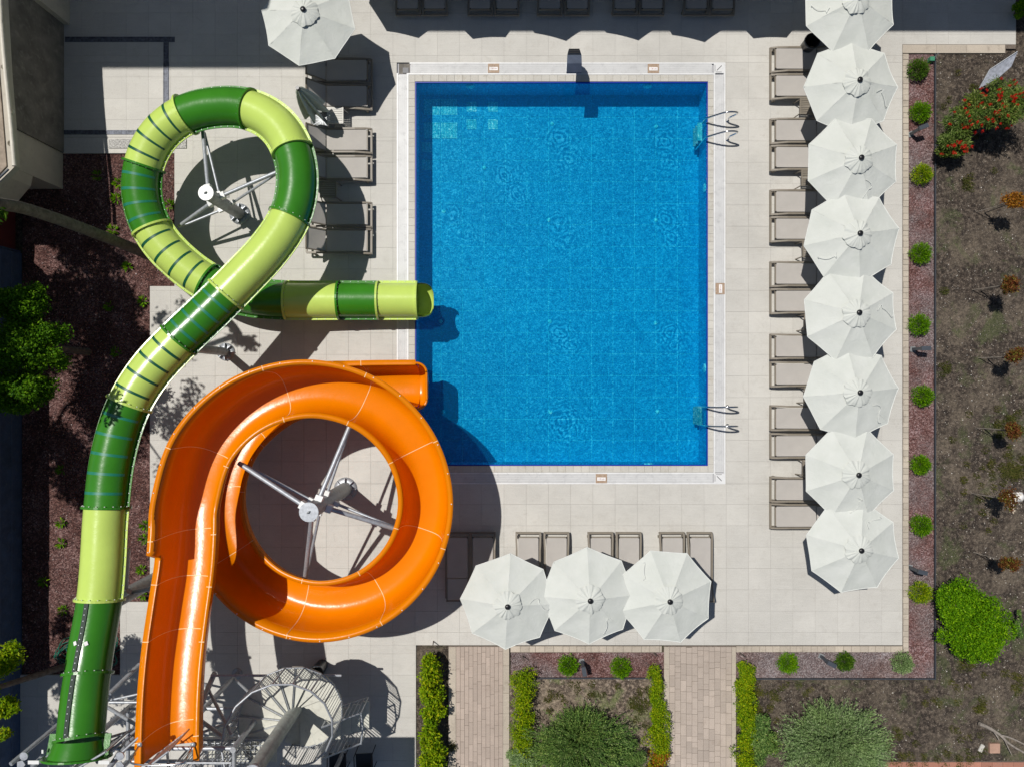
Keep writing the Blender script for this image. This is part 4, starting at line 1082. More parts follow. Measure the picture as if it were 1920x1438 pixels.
# ================================================================ UMBRELLAS
def make_umbrella(seed):
    rnd = random.Random(seed)
    u = thing('parasol', 'x', 'parasol', (0, 0, 0), 0, 'open cream parasols')
    ZR, ZA, RR = 2.03, 2.50, 1.262
    hems = MB()
    for k in range(8):
        a0, a1 = R(45*k), R(45*(k+1)); v0 = Vector((math.cos(a0), math.sin(a0), 0)); v1 = Vector((math.cos(a1), math.sin(a1), 0))
        n = 12; vs = []; fs = []
        ph = rnd.random()*9; fold = rnd.uniform(.004, .016); side = rnd.choice((0, 1))
        for layer in (0, 1):
            for i in range(n+1):
                r_ = i/n
                for j in range(n+1):
                    tt = j/n; p = (v0*(1-tt)+v1*tt)*RR*r_
                    z = ZA-(ZA-ZR)*(r_**.94)
                    sag = 4*tt*(1-tt)
                    z -= sag*.055*r_*(1.0-.45*r_)
                    # tension wrinkles near one seam
                    e = math.exp(-((tt-(.12 if side else .88))/.14)**2)
                    z += fold*e*math.sin(r_*30+ph)*min(1, r_*2)*(1-.3*r_)
                    z += .004*math.sin(tt*7+r_*11+ph)
                    if i == n: p = p*(1-.012*sag)
                    vs.append((p.x, p.y, z-layer*.006))
        off = (n+1)**2
        for i in range(n):
            for j in range(n):
                q = (i*(n+1)+j, (i+1)*(n+1)+j, (i+1)*(n+1)+j+1, i*(n+1)+j+1); fs.append(q); fs.append(tuple(x+off for x in q[::-1]))
        m_ = MB(); m_.add(vs, fs, 0, True); pn = m_.build('canopy_panel', M['canvas'], u, False)
        rim = [Vector(vs[n*(n+1)+j]) for j in range(n+1)]
        h = MB(); h.tube(rim, .009, 5); h.build('hem', M['canvas_edge'], pn, False)
        m_ = MB(); m_.tube([Vector((0, 0, ZA-.09)), v0*RR*.5+Vector((0, 0, (ZA+ZR)/2-.045)), v0*RR*.995+Vector((0, 0, ZR-.012))], .011, 5); m_.build('rib', M['anthracite'], u, False)
        m_ = MB(); m_.tube([Vector((0, 0, ZR-.30)), v0*RR*.5+Vector((0, 0, (ZA+ZR)/2-.05))], .009, 5); m_.build('strut', M['anthracite'], u, False)
    # pleated vent cap
    n1, n2 = 96, 7; vs = []; fs = []
    ph = [rnd.random()*6.28 for _ in range(4)]
    for i in range(n2+1):
        r_ = i/n2
        for k in range(n1):
            a = 2*math.pi*k/n1
            ed = .365+.016*math.cos(8*a)+.010*math.sin(5*a+ph[1])+.006*math.sin(13*a+ph[2])
            rr = ed*r_; z = ZA+.03-.125*r_-.02*r_*r_
            z += r_*(.010*math.sin(8*a+ph[0])+.013*math.sin(14*a+ph[1]+r_*2+1.5*math.sin(3*a))+.009*math.sin(23*a+ph[2]+2*math.sin(2*a)))+.012*r_*math.sin(2*a+ph[3])
            if i == n2: z -= .012
            vs.append((rr*math.cos(a), rr*math.sin(a), z))
    for i in range(n2):
        for k in range(n1): fs.append((i*n1+k, (i+1)*n1+k, (i+1)*n1+(k+1) % n1, i*n1+(k+1) % n1))
    m_ = MB(); m_.add(vs, fs, 0, True); m_.build('vent_cap', M['canvas'], u, False)
    m_ = MB(); m_.lathe([(.05, ZA+.0), (.07, ZA+.03), (.07, ZA+.055), (.05, ZA+.075), (.02, ZA+.08), (.0, ZA+.081)], (0, 0, 0), 16); m_.build('finial', M['black'], u, False)
    m_ = MB(); m_.tube([(0, 0, .05), (0, 0, ZA+.02)], .024, 10); m_.build('pole', M['anthracite'], u, False)
    m_ = MB(); m_.lathe([(.30, 0), (.30, .05), (.1, .07), (.04, .08), (.04, .3), (.03, .3)], (0, 0, 0), 20); m_.build('base', M['granite'], u, False)
    # loose tie strap lying on the canopy
    a = rnd.random()*6.28; q = []
    for s_ in range(14):
        u_ = s_/13; rr = .62+.42*u_+.06*math.sin(u_*9+ph[0]); an = a+.16*math.sin(u_*math.pi*1.7)+.05*math.sin(u_*12)
        r_ = min(.99, rr/RR/ math.cos(((an % (math.pi/4))-math.pi/8))*math.cos(math.pi/8)); q.append(Vector((rr*math.cos(an), rr*math.sin(an), ZA-(ZA-ZR)*(rr/RR/.97)**.94+.014)))
    m_ = MB(); m_.tube(q, .007, 5); m_.build('tie_strap', M['canvas_edge'], u, False)
    return u
protos = [make_umbrella(s) for s in (11, 23, 37)]
HAP = 2.56
ordn = ['first', 'second', 'third', 'fourth', 'fifth', 'sixth', 'seventh', 'eighth']
ul = []
for i, (x, y, rot) in enumerate([(1608, -5, 24), (1613, 144, 0), (1619, 290, 22), (1619, 437, 10), (1613, 590, -18), (1614, 738, 5), (1613, 891, 23), (1619, 1035, -14)]):
    ul.append((P(x, y, HAP), rot, 'open cream parasol, %s from the top in the column along the red gravel bed' % ordn[i]))
for i, (x, y, rot) in enumerate([(953, 1142, -3), (1106, 1131, 1), (1255, 1132, 18)]):
    ul.append((P(x, y, HAP), rot, ['left parasol of the three in the bottom row, nearest the orange flume', 'middle parasol of the three in the bottom row', 'right parasol of the three in the bottom row, beside the bare paving'][i]))
ul.append((P(566, 20, HAP), 34, 'single open cream parasol above the loungers left of the pool'))
offs = [(721, -46, 10), (863, -42, 25), (1000, -46, 8), (1137, -48, 9), (1262, -42, 10), (1396, -42, 24)]
for i, (x, y, rot) in enumerate(offs): ul.append((G(x, y), rot, 'parasol just beyond the top edge, its shadow %s from the left along the top' % ordn[i]))
used = [False]*3
for i, (g, rot, lb) in enumerate(ul):
    k = i % 3
    o = protos[k] if not used[k] else copy_tree(protos[k]); used[k] = True
    place(o, (g.x, g.y, 0), R(rot+45*(i*3 % 8)), lb, 'open cream parasols', 1+.008*math.sin(i*5.1))
    o.rotation_euler = (R(1.3*math.sin(i*3.7)), R(1.3*math.cos(i*2.9)), o.rotation_euler[2])

# closed parasol
t_ = thing('folded_parasol', 'grey green folded parasol standing between the left loungers', 'parasol', G(606, 226))
b0 = G(606, 226); tip = P(559, 167, 2.15); ax = (tip-b0).normalized()
m_ = MB(); m_.tube([b0+Vector((0, 0, .02)), tip], .022, 10); m_.build('pole', M['anthracite'], t_)
vs = []; fs = []; n1 = 64; prf = [(0, .0), (.07, .05), (.15, .25), (.22, .55), (.27, .85), (.31, 1.15), (.34, 1.36)]
sx = ax.orthogonal().normalized(); sy = ax.cross(sx)
for i, (rr, dd) in enumerate(prf):
    for k in range(n1):
        a = 2*math.pi*k/n1; r2 = rr*(.72+.42*math.cos(8*a+.6)+.08*math.sin(5*a)) if i else 0
        dj = dd+(.07*math.cos(8*a+.6) if i == len(prf)-1 else 0)
        vs.append(tip-ax*(dj)+(sx*math.cos(a)+sy*math.sin(a))*r2)
for i in range(len(prf)-1):
    for k in range(n1): fs.append((i*n1+k, i*n1+(k+1) % n1, (i+1)*n1+(k+1) % n1, (i+1)*n1+k))
m_ = MB(); m_.add(vs, fs, 0, True); m_.build('folded_canopy', M['canvas_shut'], t_)
m_ = MB(); m_.tube([tip-ax*.02, tip+ax*.07], [.055, .05], 14); m_.build('finial', M['black'], t_)
m_ = MB(); m_.lathe([(.001, .06), (.06, .055), (.36, .045), (.38, 0)], b0, 24); bs = m_.build('base', M['steel_dull'], t_)
for k in range(12):
    a = 2*math.pi*k/12; m_ = MB(); e = Vector((math.cos(a), math.sin(a), 0)); m_.obox(b0+e*.2+Vector((0, 0, .055)), e*.15, e.cross(Vector((0, 0, 1)))*.005, Vector((0, 0, .004))); m_.build('rib', M['steel'], bs)

# ================================================================ LOUNGERS
def make_lounger(back):
    """head at -x, foot at +x, origin on the ground in the middle; length 1.95, width .70"""
    o = thing('sun_lounger', 'x', 'sun lounger', (0, 0, 0), 0, 'taupe sun loungers')
    Lx, Wy, Z = .955, .335, .31
    def loop_pts(w_): return w_
    m_ = MB()
    for s_ in (1, -1):
        pts = [(-Lx, s_*Wy, Z-.03), (-.4, s_*Wy, Z-.02), (.45, s_*Wy, Z-.02), (.72, s_*(Wy+.012), Z-.06), (Lx-.05, s_*(Wy+.012), Z-.10)]
        pts = [Vector(p) for p in pts]
        for a, b_ in zip(pts[:-1], pts[1:]):
            c = (a+b_)/2; d = (b_-a)/2; m_.obox(c, d*1.01, Vector((0, .026, 0)), Vector((0, 0, .03)))
        r_ = MB(); r_.v = m_.v; r_.f = m_.f; r_.m = m_.m; r_.sm = m_.sm; m_.build('side_rail', M['frame'], o, False); m_ = MB()
    m_.box(Lx-.075, Lx-.02, -Wy-.035, Wy+.035, Z-.15, Z-.095); m_.build('foot_rail', M['frame'], o, False)
    m_ = MB(); m_.box(-Lx-.02, -Lx+.03, -Wy, Wy, Z-.07, Z-.02); m_.build('head_rail', M['frame'], o, False)
    for x in (-.75, .78):
        for s_ in (1, -1):
            m_ = MB(); m_.box(x-.03, x+.03, s_*(Wy+.01)-.024, s_*(Wy+.01)+.024, 0, Z-.08 if x > 0 else Z-.05); m_.build('leg', M['frame'], o, False)
    # seat: slightly sagging sling on two cross bars
    m_ = MB(); n = 10; vs = []; x0, x1, hw = -.36, .80, Wy-.045
    for lay_ in (0, 1):
        for i in range(n+1):
            for j in range(7):
                u_ = i/n; v_ = j/6; vs.append((x0+(x1-x0)*u_, -hw+2*hw*v_, Z+.012-.018*math.sin(math.pi*v_)*math.sin(math.pi*u_)-lay_*.006))
    off = (n+1)*7; fs = []
    for i in range(n):
        for j in range(6): q = (i*7+j, (i+1)*7+j, (i+1)*7+j+1, i*7+j+1); fs += [q, tuple(a+off for a in q[::-1])]
    m_.add(vs, fs, 0, True); m_.build('seat_sling', M['sling'], o, False)
    m_ = MB(); m_.box(.79, .825, -hw-.01, hw+.01, Z-.03, Z+.012); m_.build('sling_bar', M['frame'], o, False)
    for s_ in (1, -1):
        m_ = MB(); m_.box(.78, .82, s_*hw-.02 if s_ > 0 else -hw-.01, s_*hw+.01 if s_ > 0 else -hw+.02, Z+.012, Z+.02); m_.build('sling_clip', M['black'], o, False)
    # backrest
    pv = Vector((-.39, 0, Z+.01)); L = .62; an = R(back); e = Vector((-math.cos(an), 0, math.sin(an))); nn = Vector((math.sin(an), 0, math.cos(an)))
    vs = []; fs = []
    for lay_ in (0, 1):
        for i in range(7):
            for j in range(7):
                u_ = i/6; v_ = j/6; p = pv+e*(L*u_)+Vector((0, -hw+2*hw*v_, 0))-nn*(.016*math.sin(math.pi*v_)*math.sin(math.pi*u_)+lay_*.006); vs.append(p)
    for i in range(6):
        for j in range(6): q = (i*7+j, i*7+j+1, (i+1)*7+j+1, (i+1)*7+j); fs += [q, tuple(a+49 for a in q[::-1])]
    m_ = MB(); m_.add(vs, fs, 0, True); m_.build('backrest_sling', M['sling'], o, False)
    for s_ in (1, -1):
        m_ = MB(); c = pv+e*L/2+Vector((0, s_*(hw+.02), 0)); m_.obox(c, e*(L/2+.02), Vector((0, .018, 0)), nn*.022); m_.build('backrest_frame', M['frame'], o, False)
    m_ = MB(); m_.obox(pv+e*(L+.015), e*.018, Vector((0, hw+.04, 0)), nn*.022); m_.build('backrest_top', M['frame'], o, False)
    if back > 20:
        for s_ in (1, -1):
            m_ = MB(); m_.tube([pv+e*.4+Vector((0, s_*.2, -.02)), (-.70, s_*.2, Z-.05)], .012, 6); m_.build('prop', M['frame'], o, False)
    return o
LP = {0: make_lounger(0), 1: make_lounger(26), 2: make_lounger(48)}; LU = {0: False, 1: False, 2: False}
def put_lounger(kind, g, rz, lb, grp):
    o = LP[kind] if not LU[kind] else copy_tree(LP[kind]); LU[kind] = True
    place(o, (g.x, g.y, 0), rz+random.uniform(-.006, .006), lb, grp)
HL = .955*64
# right side, feet towards the pool
prs = [(120, 170), (252, 302), (384, 434), (517, 567), (651, 702), (783, 834), (915, 964)]
for i, (ya, yb) in enumerate(prs):
    for y, w_ in ((ya, 'upper'), (yb, 'lower')):
        put_lounger(1, G(1437+HL, y), math.pi+0, '%s sun lounger of the %s pair from the top, right of the pool' % (w_, ordn[i]), 'loungers right of the pool')
for i, x in enumerate((859.5, 906, 990, 1042, 1124, 1176, 1256.5, 1308)):
    put_lounger(0 if i == 0 else 1, G(x, 993+HL), R(90), ('flat sun lounger beside the orange flume in its shadow, bottom row' if i == 0 else
        '%s sun lounger of the %s pair from the left in the bottom row' % ('right' if i % 2 else 'left', ordn[i//2])), 'loungers below the pool')
for i, x in enumerate((767.5, 817, 901, 950.5, 1030, 1080.5, 1169, 1219, 1300.5, 1349)):
    put_lounger(1, G(x, 38-HL), R(-90), '%s shaded sun lounger of the %s pair from the left at the top edge' % ('right' if i % 2 else 'left', ordn[i//2]), 'loungers above the pool')
for i, y in enumerate((141, 189, 270, 321, 407, 456)):
    put_lounger(2, G(702-HL, y), 0, ['first lounger from the top left of the pool, shaded by the parasol', 'second lounger from the top left of the pool, beside the folded parasol', 'third lounger from the top left of the pool, crossed by a parasol shadow',
                'fourth lounger from the top left of the pool, partly sunlit seat', 'fifth lounger from the top left of the pool, mostly in tube shadow', 'lowest lounger left of the pool, just above the green tube'][i], 'loungers left of the pool')
# side tables
def make_table():
    o = thing('side_table', 'x', 'side table', (0, 0, 0), 0, 'slatted side tables between loungers')
    h = .42; a = .235
    for i in range(8):
        m_ = MB(); x = -a+.03+i*(2*a-.06)/8; m_.box(-a+.03, a-.03, x+.006, x+(2*a-.06)/8-.006, h-.015, h); m_.build('slat', M['frame'], o, False)
    m_ = MB(); m_.box(-a, a, -a, -a+.028, h-.04, h+.002); m_.box(-a, a, a-.028, a, h-.04, h+.002); m_.box(-a, -a+.028, -a+.028, a-.028, h-.04, h+.002); m_.box(a-.028, a, -a+.028, a-.028, h-.04, h+.002); m_.build('table_frame', M['frame'], o, False)
    for sx_ in (1, -1):
        for sy_ in (1, -1): m_ = MB(); m_.tube([(sx_*(a-.03), sy_*(a-.03), h-.03), (sx_*(a+.05), sy_*(a-.01), 0)], .018, 6); m_.build('leg', M['frame'], o, False)
    return o
tb = make_table(); first = True
M['frame_white'] = plain('white_resin', (0.62, 0.6, 0.55), 0.5)
for (x, y, lb) in ((1504, 210, 'first from the top'), (1507, 341, 'second from the top'), (1509, 472, 'third from the top'), (1512, 607, 'fourth from the top'), (1512, 741, 'fifth from the top'), (1509, 874, 'lowest one')):
    o = tb if first else copy_tree(tb); first = False; g = G(x, y); place(o, g, random.uniform(-.03, .03), 'taupe slatted side table between lounger pairs right of the pool, '+lb)
o = copy_tree(tb); place(o, G(622, 363), 0, 'taupe side table between the fourth and fifth lounger left of the pool')
o = copy_tree(tb); place(o, G(635, 227), 0, 'white slatted side table beside the folded parasol')
for ch in o.children:
    ch.data = ch.data.copy(); ch.data.materials[0] = M['frame_white']
for ch in list(o.children)[:]: pass
# bins and small items
def bin_(g, lb, lean=0):
    t = thing('waste_bin', lb, 'bin', g); m_ = MB(); m_.lathe([(.0, .005), (.17, .005), (.21, .62), (.215, .66), (.2, .67), (.19, .64), (.15, .03), (.001, .03)], g, 18); m_.build('bin_body', M['black'], t)
    m_ = MB(); m_.lathe([(.218, .6), (.228, .61), (.228, .64), (.218, .65)], g, 18); m_.build('bin_rim', M['anthracite'], t)
bin_(G(1506, 97), 'black round bin half hidden under the topmost right parasol')
bin_(G(604, 1246), 'black round bin in the shade behind the spiral stair')
def chair(g, rz, lb):
    t = thing('black_chair', lb, 'chair', g, rz, 'black chairs by the spiral stair')
    def bx(n, *a): m_ = MB(); m_.box(*a); m_.build(n, M['black'], t, False)
    bx('seat', -.24, .24, -.23, .23, .42, .45)
    bx('backrest', -.24, .24, -.26, -.235, .55, .85)
    for s_ in (1, -1):
        m_ = MB(); m_.tube([(s_*.25, .24, 0), (s_*.25, .23, .62), (s_*.25, -.2, .64), (s_*.25, -.25, .86)], .014, 6); m_.build('arm_frame', M['black'], t, False)
        m_ = MB(); m_.tube([(s_*.25, -.26, 0), (s_*.25, -.22, .45)], .014, 6); m_.build('leg', M['black'], t, False)
chair(G(640, 1412), 0, 'black armchair in the shade nearest the spiral stair'); chair(G(689, 1412), .05, 'black armchair in the shade nearest the hedge')

# garden bollard lamps
def make_bollard():
    o = thing('bollard_lamp', 'x', 'garden lamp', (0, 0, 0), 0, 'angled bollard lamps in the gravel')
    m_ = MB(); m_.box(-.055, .055, -.055, .055, -.04, .62); m_.build('post', M['anthracite'], o, False)
    m_ = MB(); pts = [(-.055, .60), (.055, .56), (.30, .67), (.29, .73), (-.055, .70)]
    vs = [(x, -.08, z) for x, z in pts]+[(x, .08, z) for x, z in pts]; n = 5
    m_.add(vs, [(0, 1, 2, 3, 4), (9, 8, 7, 6, 5)]+[(i, i+5, (i+1) % 5+5, (i+1) % 5) for i in range(5)]); m_.build('lamp_head', M['anthracite'], o, False)
    m_ = MB(); m_.box(-.10, .10, -.10, .10, -.03, -.005); m_.build('foot_plate', M['steel_dull'], o, False)
    return o
bl = make_bollard(); first = True
for (x, y, rz, lb) in ((1708, 252, 22, 'tilted dark bollard lamp in the red gravel, topmost on the right'), (1712, 655, 0, 'dark bollard lamp in the red gravel, middle of the right bed'), (1706, 1063, -12, 'dark bollard lamp beside the lowest shrub of the right bed'),
                   (1540, 1230, -25, 'bollard lamp in the dusty gravel along the bottom right'), (1091, 1240, -80, 'bollard lamp between two round shrubs by the brick path')):
    o = bl if first else copy_tree(bl); first = False; g = G(x, y); place(o, (g.x, g.y, 0), R(rz), lb, None, .74)

# ================================================================ PLANTS
def leaf_arr(cent, d, nrm, L, W):
    """rhombic leaves: arrays -> verts, faces"""
    d /= np.linalg.norm(d, axis=1)[:, None]; w_ = np.cross(d, nrm); w_ /= (np.linalg.norm(w_, axis=1)[:, None]+1e-9)
    n = len(cent); v = np.empty((n, 4, 3)); L = L[:, None]; W = W[:, None]
    v[:, 0] = cent-d*L*.5; v[:, 1] = cent+w_*W*.5+d*L*.05; v[:, 2] = cent+d*L*.5; v[:, 3] = cent-w_*W*.5+d*L*.05
    return v
def mk(name, v, mat, parent, **pr):
    n = len(v); me = bpy.data.meshes.new(name); L = np.array(parent.location) if parent else np.zeros(3)
    co = (v.reshape(-1, 3)-L)
    me.vertices.add(n*4); me.vertices.foreach_set('co', co.ravel()); me.loops.add(n*4); me.loops.foreach_set('vertex_index', np.arange(n*4, dtype=np.int32))
    me.polygons.add(n); me.polygons.foreach_set('loop_start', np.arange(0, n*4, 4, dtype=np.int32)); me.polygons.foreach_set('loop_total', np.full(n, 4, dtype=np.int32))
    me.update(calc_edges=True); me.materials.append(mat); o = bpy.data.objects.new(name, me); C.objects.link(o); o.parent = parent
    for k, val in pr.items(): o[k] = val
    return o
def rdir(n):
    a = rng.normal(size=(n, 3)); return a/np.linalg.norm(a, axis=1)[:, None]
def crown(c, rad, n, leaf, lumps=14, lump_r=.42, up=.5, radial=.4, shell=.6, slim=.45):
    """leaves gathered on lumps spread through an ellipsoid"""
    c = np.array(c); rad = np.array(rad, float)
    lc = rdir(lumps)*(rng.random((lumps, 1))**(1/3)*(1-lump_r*.75)); lc[:, 2] = np.where(lc[:, 2] < -.3, -lc[:, 2]*.5, lc[:, 2])
    ls = lump_r*(.65+.6*rng.random(lumps)); pick = rng.choice(lumps, n, p=ls**2/(ls**2).sum())
    dr = rdir(n); rr = (shell+(1-shell)*rng.random(n))*(1+.12*rng.normal(size=n))
    p = c+(lc[pick]+dr*(ls[pick]*rr)[:, None])*rad
    keep = p[:, 2] > .02; p = p[keep]; dr = dr[keep]; m = len(p)
    d = rdir(m)*(1-radial)+dr*radial; nn = rdir(m)*(1-up)+np.array([0, 0, 1])*up+dr*.3
    L = leaf*(.6+.8*rng.random(m)); return leaf_arr(p, d, nn, L, L*slim)
def plant(name, lb, cat, base, parts, mats, grp=None, trunks=()):
    t = thing(name, lb, cat, base, 0, grp)
    for v, m in zip(parts, mats): mk('foliage', v, m, t)
    for pts, rr in trunks:
        m_ = MB(); m_.tube(pts, rr, 8); m_.build('trunk', M['bark'], t)
    return t
LG = leaf_mat('leaf_box_shrub', (0.04, 0.13, 0.003), (0.12, 0.29, 0.006), (0.25, 0.45, 0.012))
LG2 = leaf_mat('leaf_yellow_green', (0.07, 0.17, 0.004), (0.22, 0.36, 0.008), (0.42, 0.48, 0.015), patch=(1.4, 1.15, .8))
LTR = leaf_mat('leaf_side_tree', (0.025, 0.085, 0.004), (0.08, 0.20, 0.008), (0.17, 0.33, 0.015), .25)
LDK = leaf_mat('leaf_dark_tree', (0.02, 0.06, 0.006), (0.07, 0.16, 0.014), (0.15, 0.26, 0.03), .25)
LOL = leaf_mat('leaf_olive', (0.12, 0.20, 0.07), (0.25, 0.36, 0.15), (0.42, 0.52, 0.28), .25, (1.1, 1.1, .9))
LPI = leaf_mat('leaf_pine', (0.04, 0.10, 0.025), (0.14, 0.25, 0.06), (0.3, 0.4, 0.14), .2, (1.3, 1.15, .9))
LRD = leaf_mat('leaf_russet', (0.09, 0.025, 0.012), (0.24, 0.08, 0.03), (0.2, 0.2, 0.04), .25, (.7, 1.3, .7))
LOR = leaf_mat('leaf_orange', (0.16, 0.06, 0.01), (0.36, 0.15, 0.02), (0.4, 0.28, 0.04), .25)
LBB = leaf_mat('leaf_bottlebrush', (0.05, 0.10, 0.015), (0.15, 0.23, 0.055), (0.3, 0.36, 0.14), .2)
LFL = leaf_mat('flower_red', (0.40, 0.008, 0.008), (0.62, 0.02, 0.015), (0.75, 0.08, 0.04), .2, (1, 1, 1))
LWH = leaf_mat('flower_pale', (0.6, 0.5, 0.38), (0.7, 0.62, 0.5), (0.8, 0.75, 0.66), .2, (1, 1, 1))

bs_pts = [(1726, 128, 21, 'first from the top of the right bed, beside the green tap'), (1730, 208, 20, 'second from the top of the right bed'), (1733, 325, 20, 'third from the top of the right bed'), (1730, 474, 21, 'fourth from the top of the right bed'),
          (1728, 608, 21, 'fifth from the top of the right bed'), (1734, 742, 21, 'sixth from the top of the right bed'), (1731, 872, 19, 'seventh from the top of the right bed'), (1732, 986, 21, 'eighth from the top of the right bed'),
          (1730, 1112, 22, 'lowest of the right bed, yellowish and touching the large bush'), (1480, 1246, 20, 'left one in the bottom right bed'), (1588, 1243, 18, 'dull one in the middle of the bottom right bed'), (1696, 1245, 21, 'sparse one in the corner of the bottom right bed'),
          (1066, 1250, 20, 'left of the bollard lamp between the brick paths'), (1165, 1254, 20, 'right of the bollard lamp between the brick paths')]
for i, (x, y, r_, lb) in enumerate(bs_pts):
    q = P(x, y, .26); rr = r_/64/1.02; base = Vector((q.x, q.y, -.03))
    n = 1900; dr = rdir(n); dr[:, 2] = np.abs(dr[:, 2]); rad = (.25+.75*rng.random(n)**.5)
    # spiky tuft of narrow upright leaves
    jag = 1+.13*np.sin(dr[:, 0]*9+i)*np.cos(dr[:, 1]*8+i*2)+.06*rng.normal(size=n)
    p = np.array([q.x, q.y, .06])+dr*np.array([rr, rr, rr*1.15])*(rad*jag)[:, None]
    v = leaf_arr(p, dr*.8+rdir(n)*.45, rdir(n)*.5+np.array([0, 0, .6]), .055*(.6+.8*rng.random(n)), .017*(.8+.4*rng.random(n)))
    mt = LG2 if i in (2, 8) else (LDK if i in (0, 10) else (LOL if i == 11 else LG))
    t = plant('round_shrub', 'small round shrub, '+lb, 'shrub', base, [v], [mt], 'small round shrubs in the gravel beds')
    m_ = MB()
    for k in range(5):
        a = k*1.256; m_.tube([base, base+Vector((math.cos(a)*rr*.5, math.sin(a)*rr*.5, rr*.8))], [.009, .004], 5)
    m_.build('stem', M['bark'], t)
# hedges
def hedge(x0, x1, y0, y1, h, n, mats, lb, leaf=.075):
    c = P((x0+x1)/2, (y0+y1)/2, h*.8); base = Vector((c.x, c.y, -.03)); t = thing('hedge', lb, 'hedge', base, 0)
    k = F/(D-h*.8); yy = np.linspace(y0, y1, max(3, int((y1-y0)/15))); vv = []
    for j, y in enumerate(yy):
        xm = (x0+x1)/2+random.uniform(-5, 5); q = P(xm, y, h*.7); hw = (x1-x0)/2/k
        vv.append(crown((q.x, q.y, h*.55), (hw*random.uniform(.85, 1.2), .34, h*.55*random.uniform(.75, 1.15)), n//len(yy), leaf, 9, .5, .5, .5))
    v = np.concatenate(vv)
    cut = int(len(v)*.8) if len(mats) > 1 else len(v)
    if len(mats) > 1:
        ym = v[:, :, 1].mean(1); lim = np.quantile(ym, .42); a = (ym < lim) & (rng.random(len(v)) < .6); mk('foliage', v[~a], mats[0], t); mk('foliage', v[a], mats[1], t)
    else: mk('foliage', v, mats[0], t)
    for y in yy[::2]:
        q = P((x0+x1)/2, y, 0); m_ = MB(); b = Vector((c.x, q.y*.93, 0)); m_.tube([b+Vector((0, 0, -.03)), b+Vector((.03, 0, h*.6))], [.02, .008], 6); m_.build('stem', M['bark'], t)
    return t
hedge(783, 832, 1238, 1460, .9, 13000, [LG2], 'leafy bright green hedge between the stair paving and the left brick path', .085)
hedge(954, 1008, 1268, 1450, .7, 12000, [LG2], 'yellow green hedge right of the left brick path', .05)
hedge(1216, 1247, 1262, 1345, .5, 5000, [LG2], 'narrow hedge left of the right brick path, upper green part', .05)
hedge(1208, 1262, 1352, 1450, .6, 7000, [LG2, LOR], 'hedge with orange tinged leaves left of the right brick path', .055)
hedge(1380, 1420, 1262, 1455, .7, 13000, [LG2], 'bright yellow green hedge right of the right brick path', .055)
# big round bush
def bush(x, y, h, rx, ry, n, mat, lb, leaf, name='bush', lumps=34, lump=.32, slim=.5, extra=None, grp=None):
    q = P(x, y, h*.6); k = F/(D-h*.6); base = Vector((q.x, q.y, -.03)); rx, ry = rx/k, ry/k
    v = crown((q.x, q.y, h*.52), (rx, ry, h*.52), n, leaf, lumps, lump, .5, .45, .55, slim)
    tr = []
    for a in np.linspace(0, 6.28, 6)[:-1]: tr.append(([base, base+Vector((math.cos(a)*rx*.25, math.sin(a)*ry*.25, h*.35)), base+Vector((math.cos(a)*rx*.6, math.sin(a)*ry*.6, h*.7))], [.04, .025, .01]))
    t = plant(name, lb, 'bush' if name == 'bush' else 'tree', base, [v], [mat], grp); 
    for pts, rr in tr: m_ = MB(); m_.tube(pts, rr, 6); m_.build('branch', M['bark'], t)
    return t
bush(1828, 1163, 1.25, 84, 88, 42000, LG, 'large dense bright green bush beside the red gravel corner', .06, lumps=60, lump=.26)
bush(1080, 1400, 1.2, 88, 62, 16000, LPI, 'dark soft conifer shrub between the two brick paths', .11, lumps=40, lump=.3, slim=.13)
bush(1180, 1420, 1.0, 40, 40, 5000, LPI, 'smaller dark conifer shrub next to the orange tinged hedge', .1, lumps=20, slim=.13)
bush(985, 1425, .8, 38, 26, 4000, LOL, 'low grey green shrub at the foot of the yellow green hedge', .1, lumps=16, slim=.16)
bush(1428, 1385, .7, 34, 60, 7000, LPI, 'dark low shrub behind the bright yellow green hedge', .08, lumps=20, slim=.3)
# silver olive-like bush with long feathery shoots
def feathery(x, y, h, rx, ry, shoots, lb, mat):
    q = P(x, y, h*.6); k = F/(D-h*.6); base = Vector((q.x, q.y, -.03)); rx, ry = rx/k, ry/k; t = thing('silver_bush', lb, 'bush', base)
    V = []; st_ = MB()
    for s_ in range(shoots):
        a = random.random()*6.283; el = random.uniform(.15, 1.5); rr = random.uniform(.66, 1.03)
        tipp = np.array([q.x+rx*rr*math.cos(a)*math.cos(el*.9), q.y+ry*rr*math.sin(a)*math.cos(el*.9), h*.2+h*.8*math.sin(el)])
        start = np.array([q.x, q.y, h*.15])*(1-.45)+tipp*.45; m = 34; u_ = np.linspace(0, 1, m)[:, None]
        arc = start*(1-u_)+tipp*u_+np.array([0, 0, 1])*(np.sin(u_*math.pi)*.12); dirn = (tipp-start)/np.linalg.norm(tipp-start)
        sd_ = rdir(m); d = dirn*1.0+sd_*.75; V.append(leaf_arr(arc+sd_*.03, d.copy(), rdir(m)*.5+np.array([0, 0, .8]), np.full(m, .075), np.full(m, .02)))
        if s_ % 6 == 0: st_.tube([tuple(start), tuple(arc[m//2]), tuple(tipp)], [.009, .006, .002], 4)
    V.append(crown((q.x, q.y, h*.4), (rx*.86, ry*.86, h*.42), 15000, .075, 44, .3, .5, .6, .5, .2))
    mk('foliage', np.concatenate(V), mat, t); st_.build('shoots', M['bark'], t)
    m_ = MB(); m_.tube([base, base+Vector((0, 0, h*.4))], [.06, .04], 8); m_.build('trunk', M['bark'], t)
feathery(1572, 1402, 1.5, 120, 92, 1250, 'large silvery green feathery bush at the bottom right', LOL)
feathery(1090, 1402, 1.35, 118, 84, 800, 'feathery green bush spreading over the dark shrub between the paths', LPI)
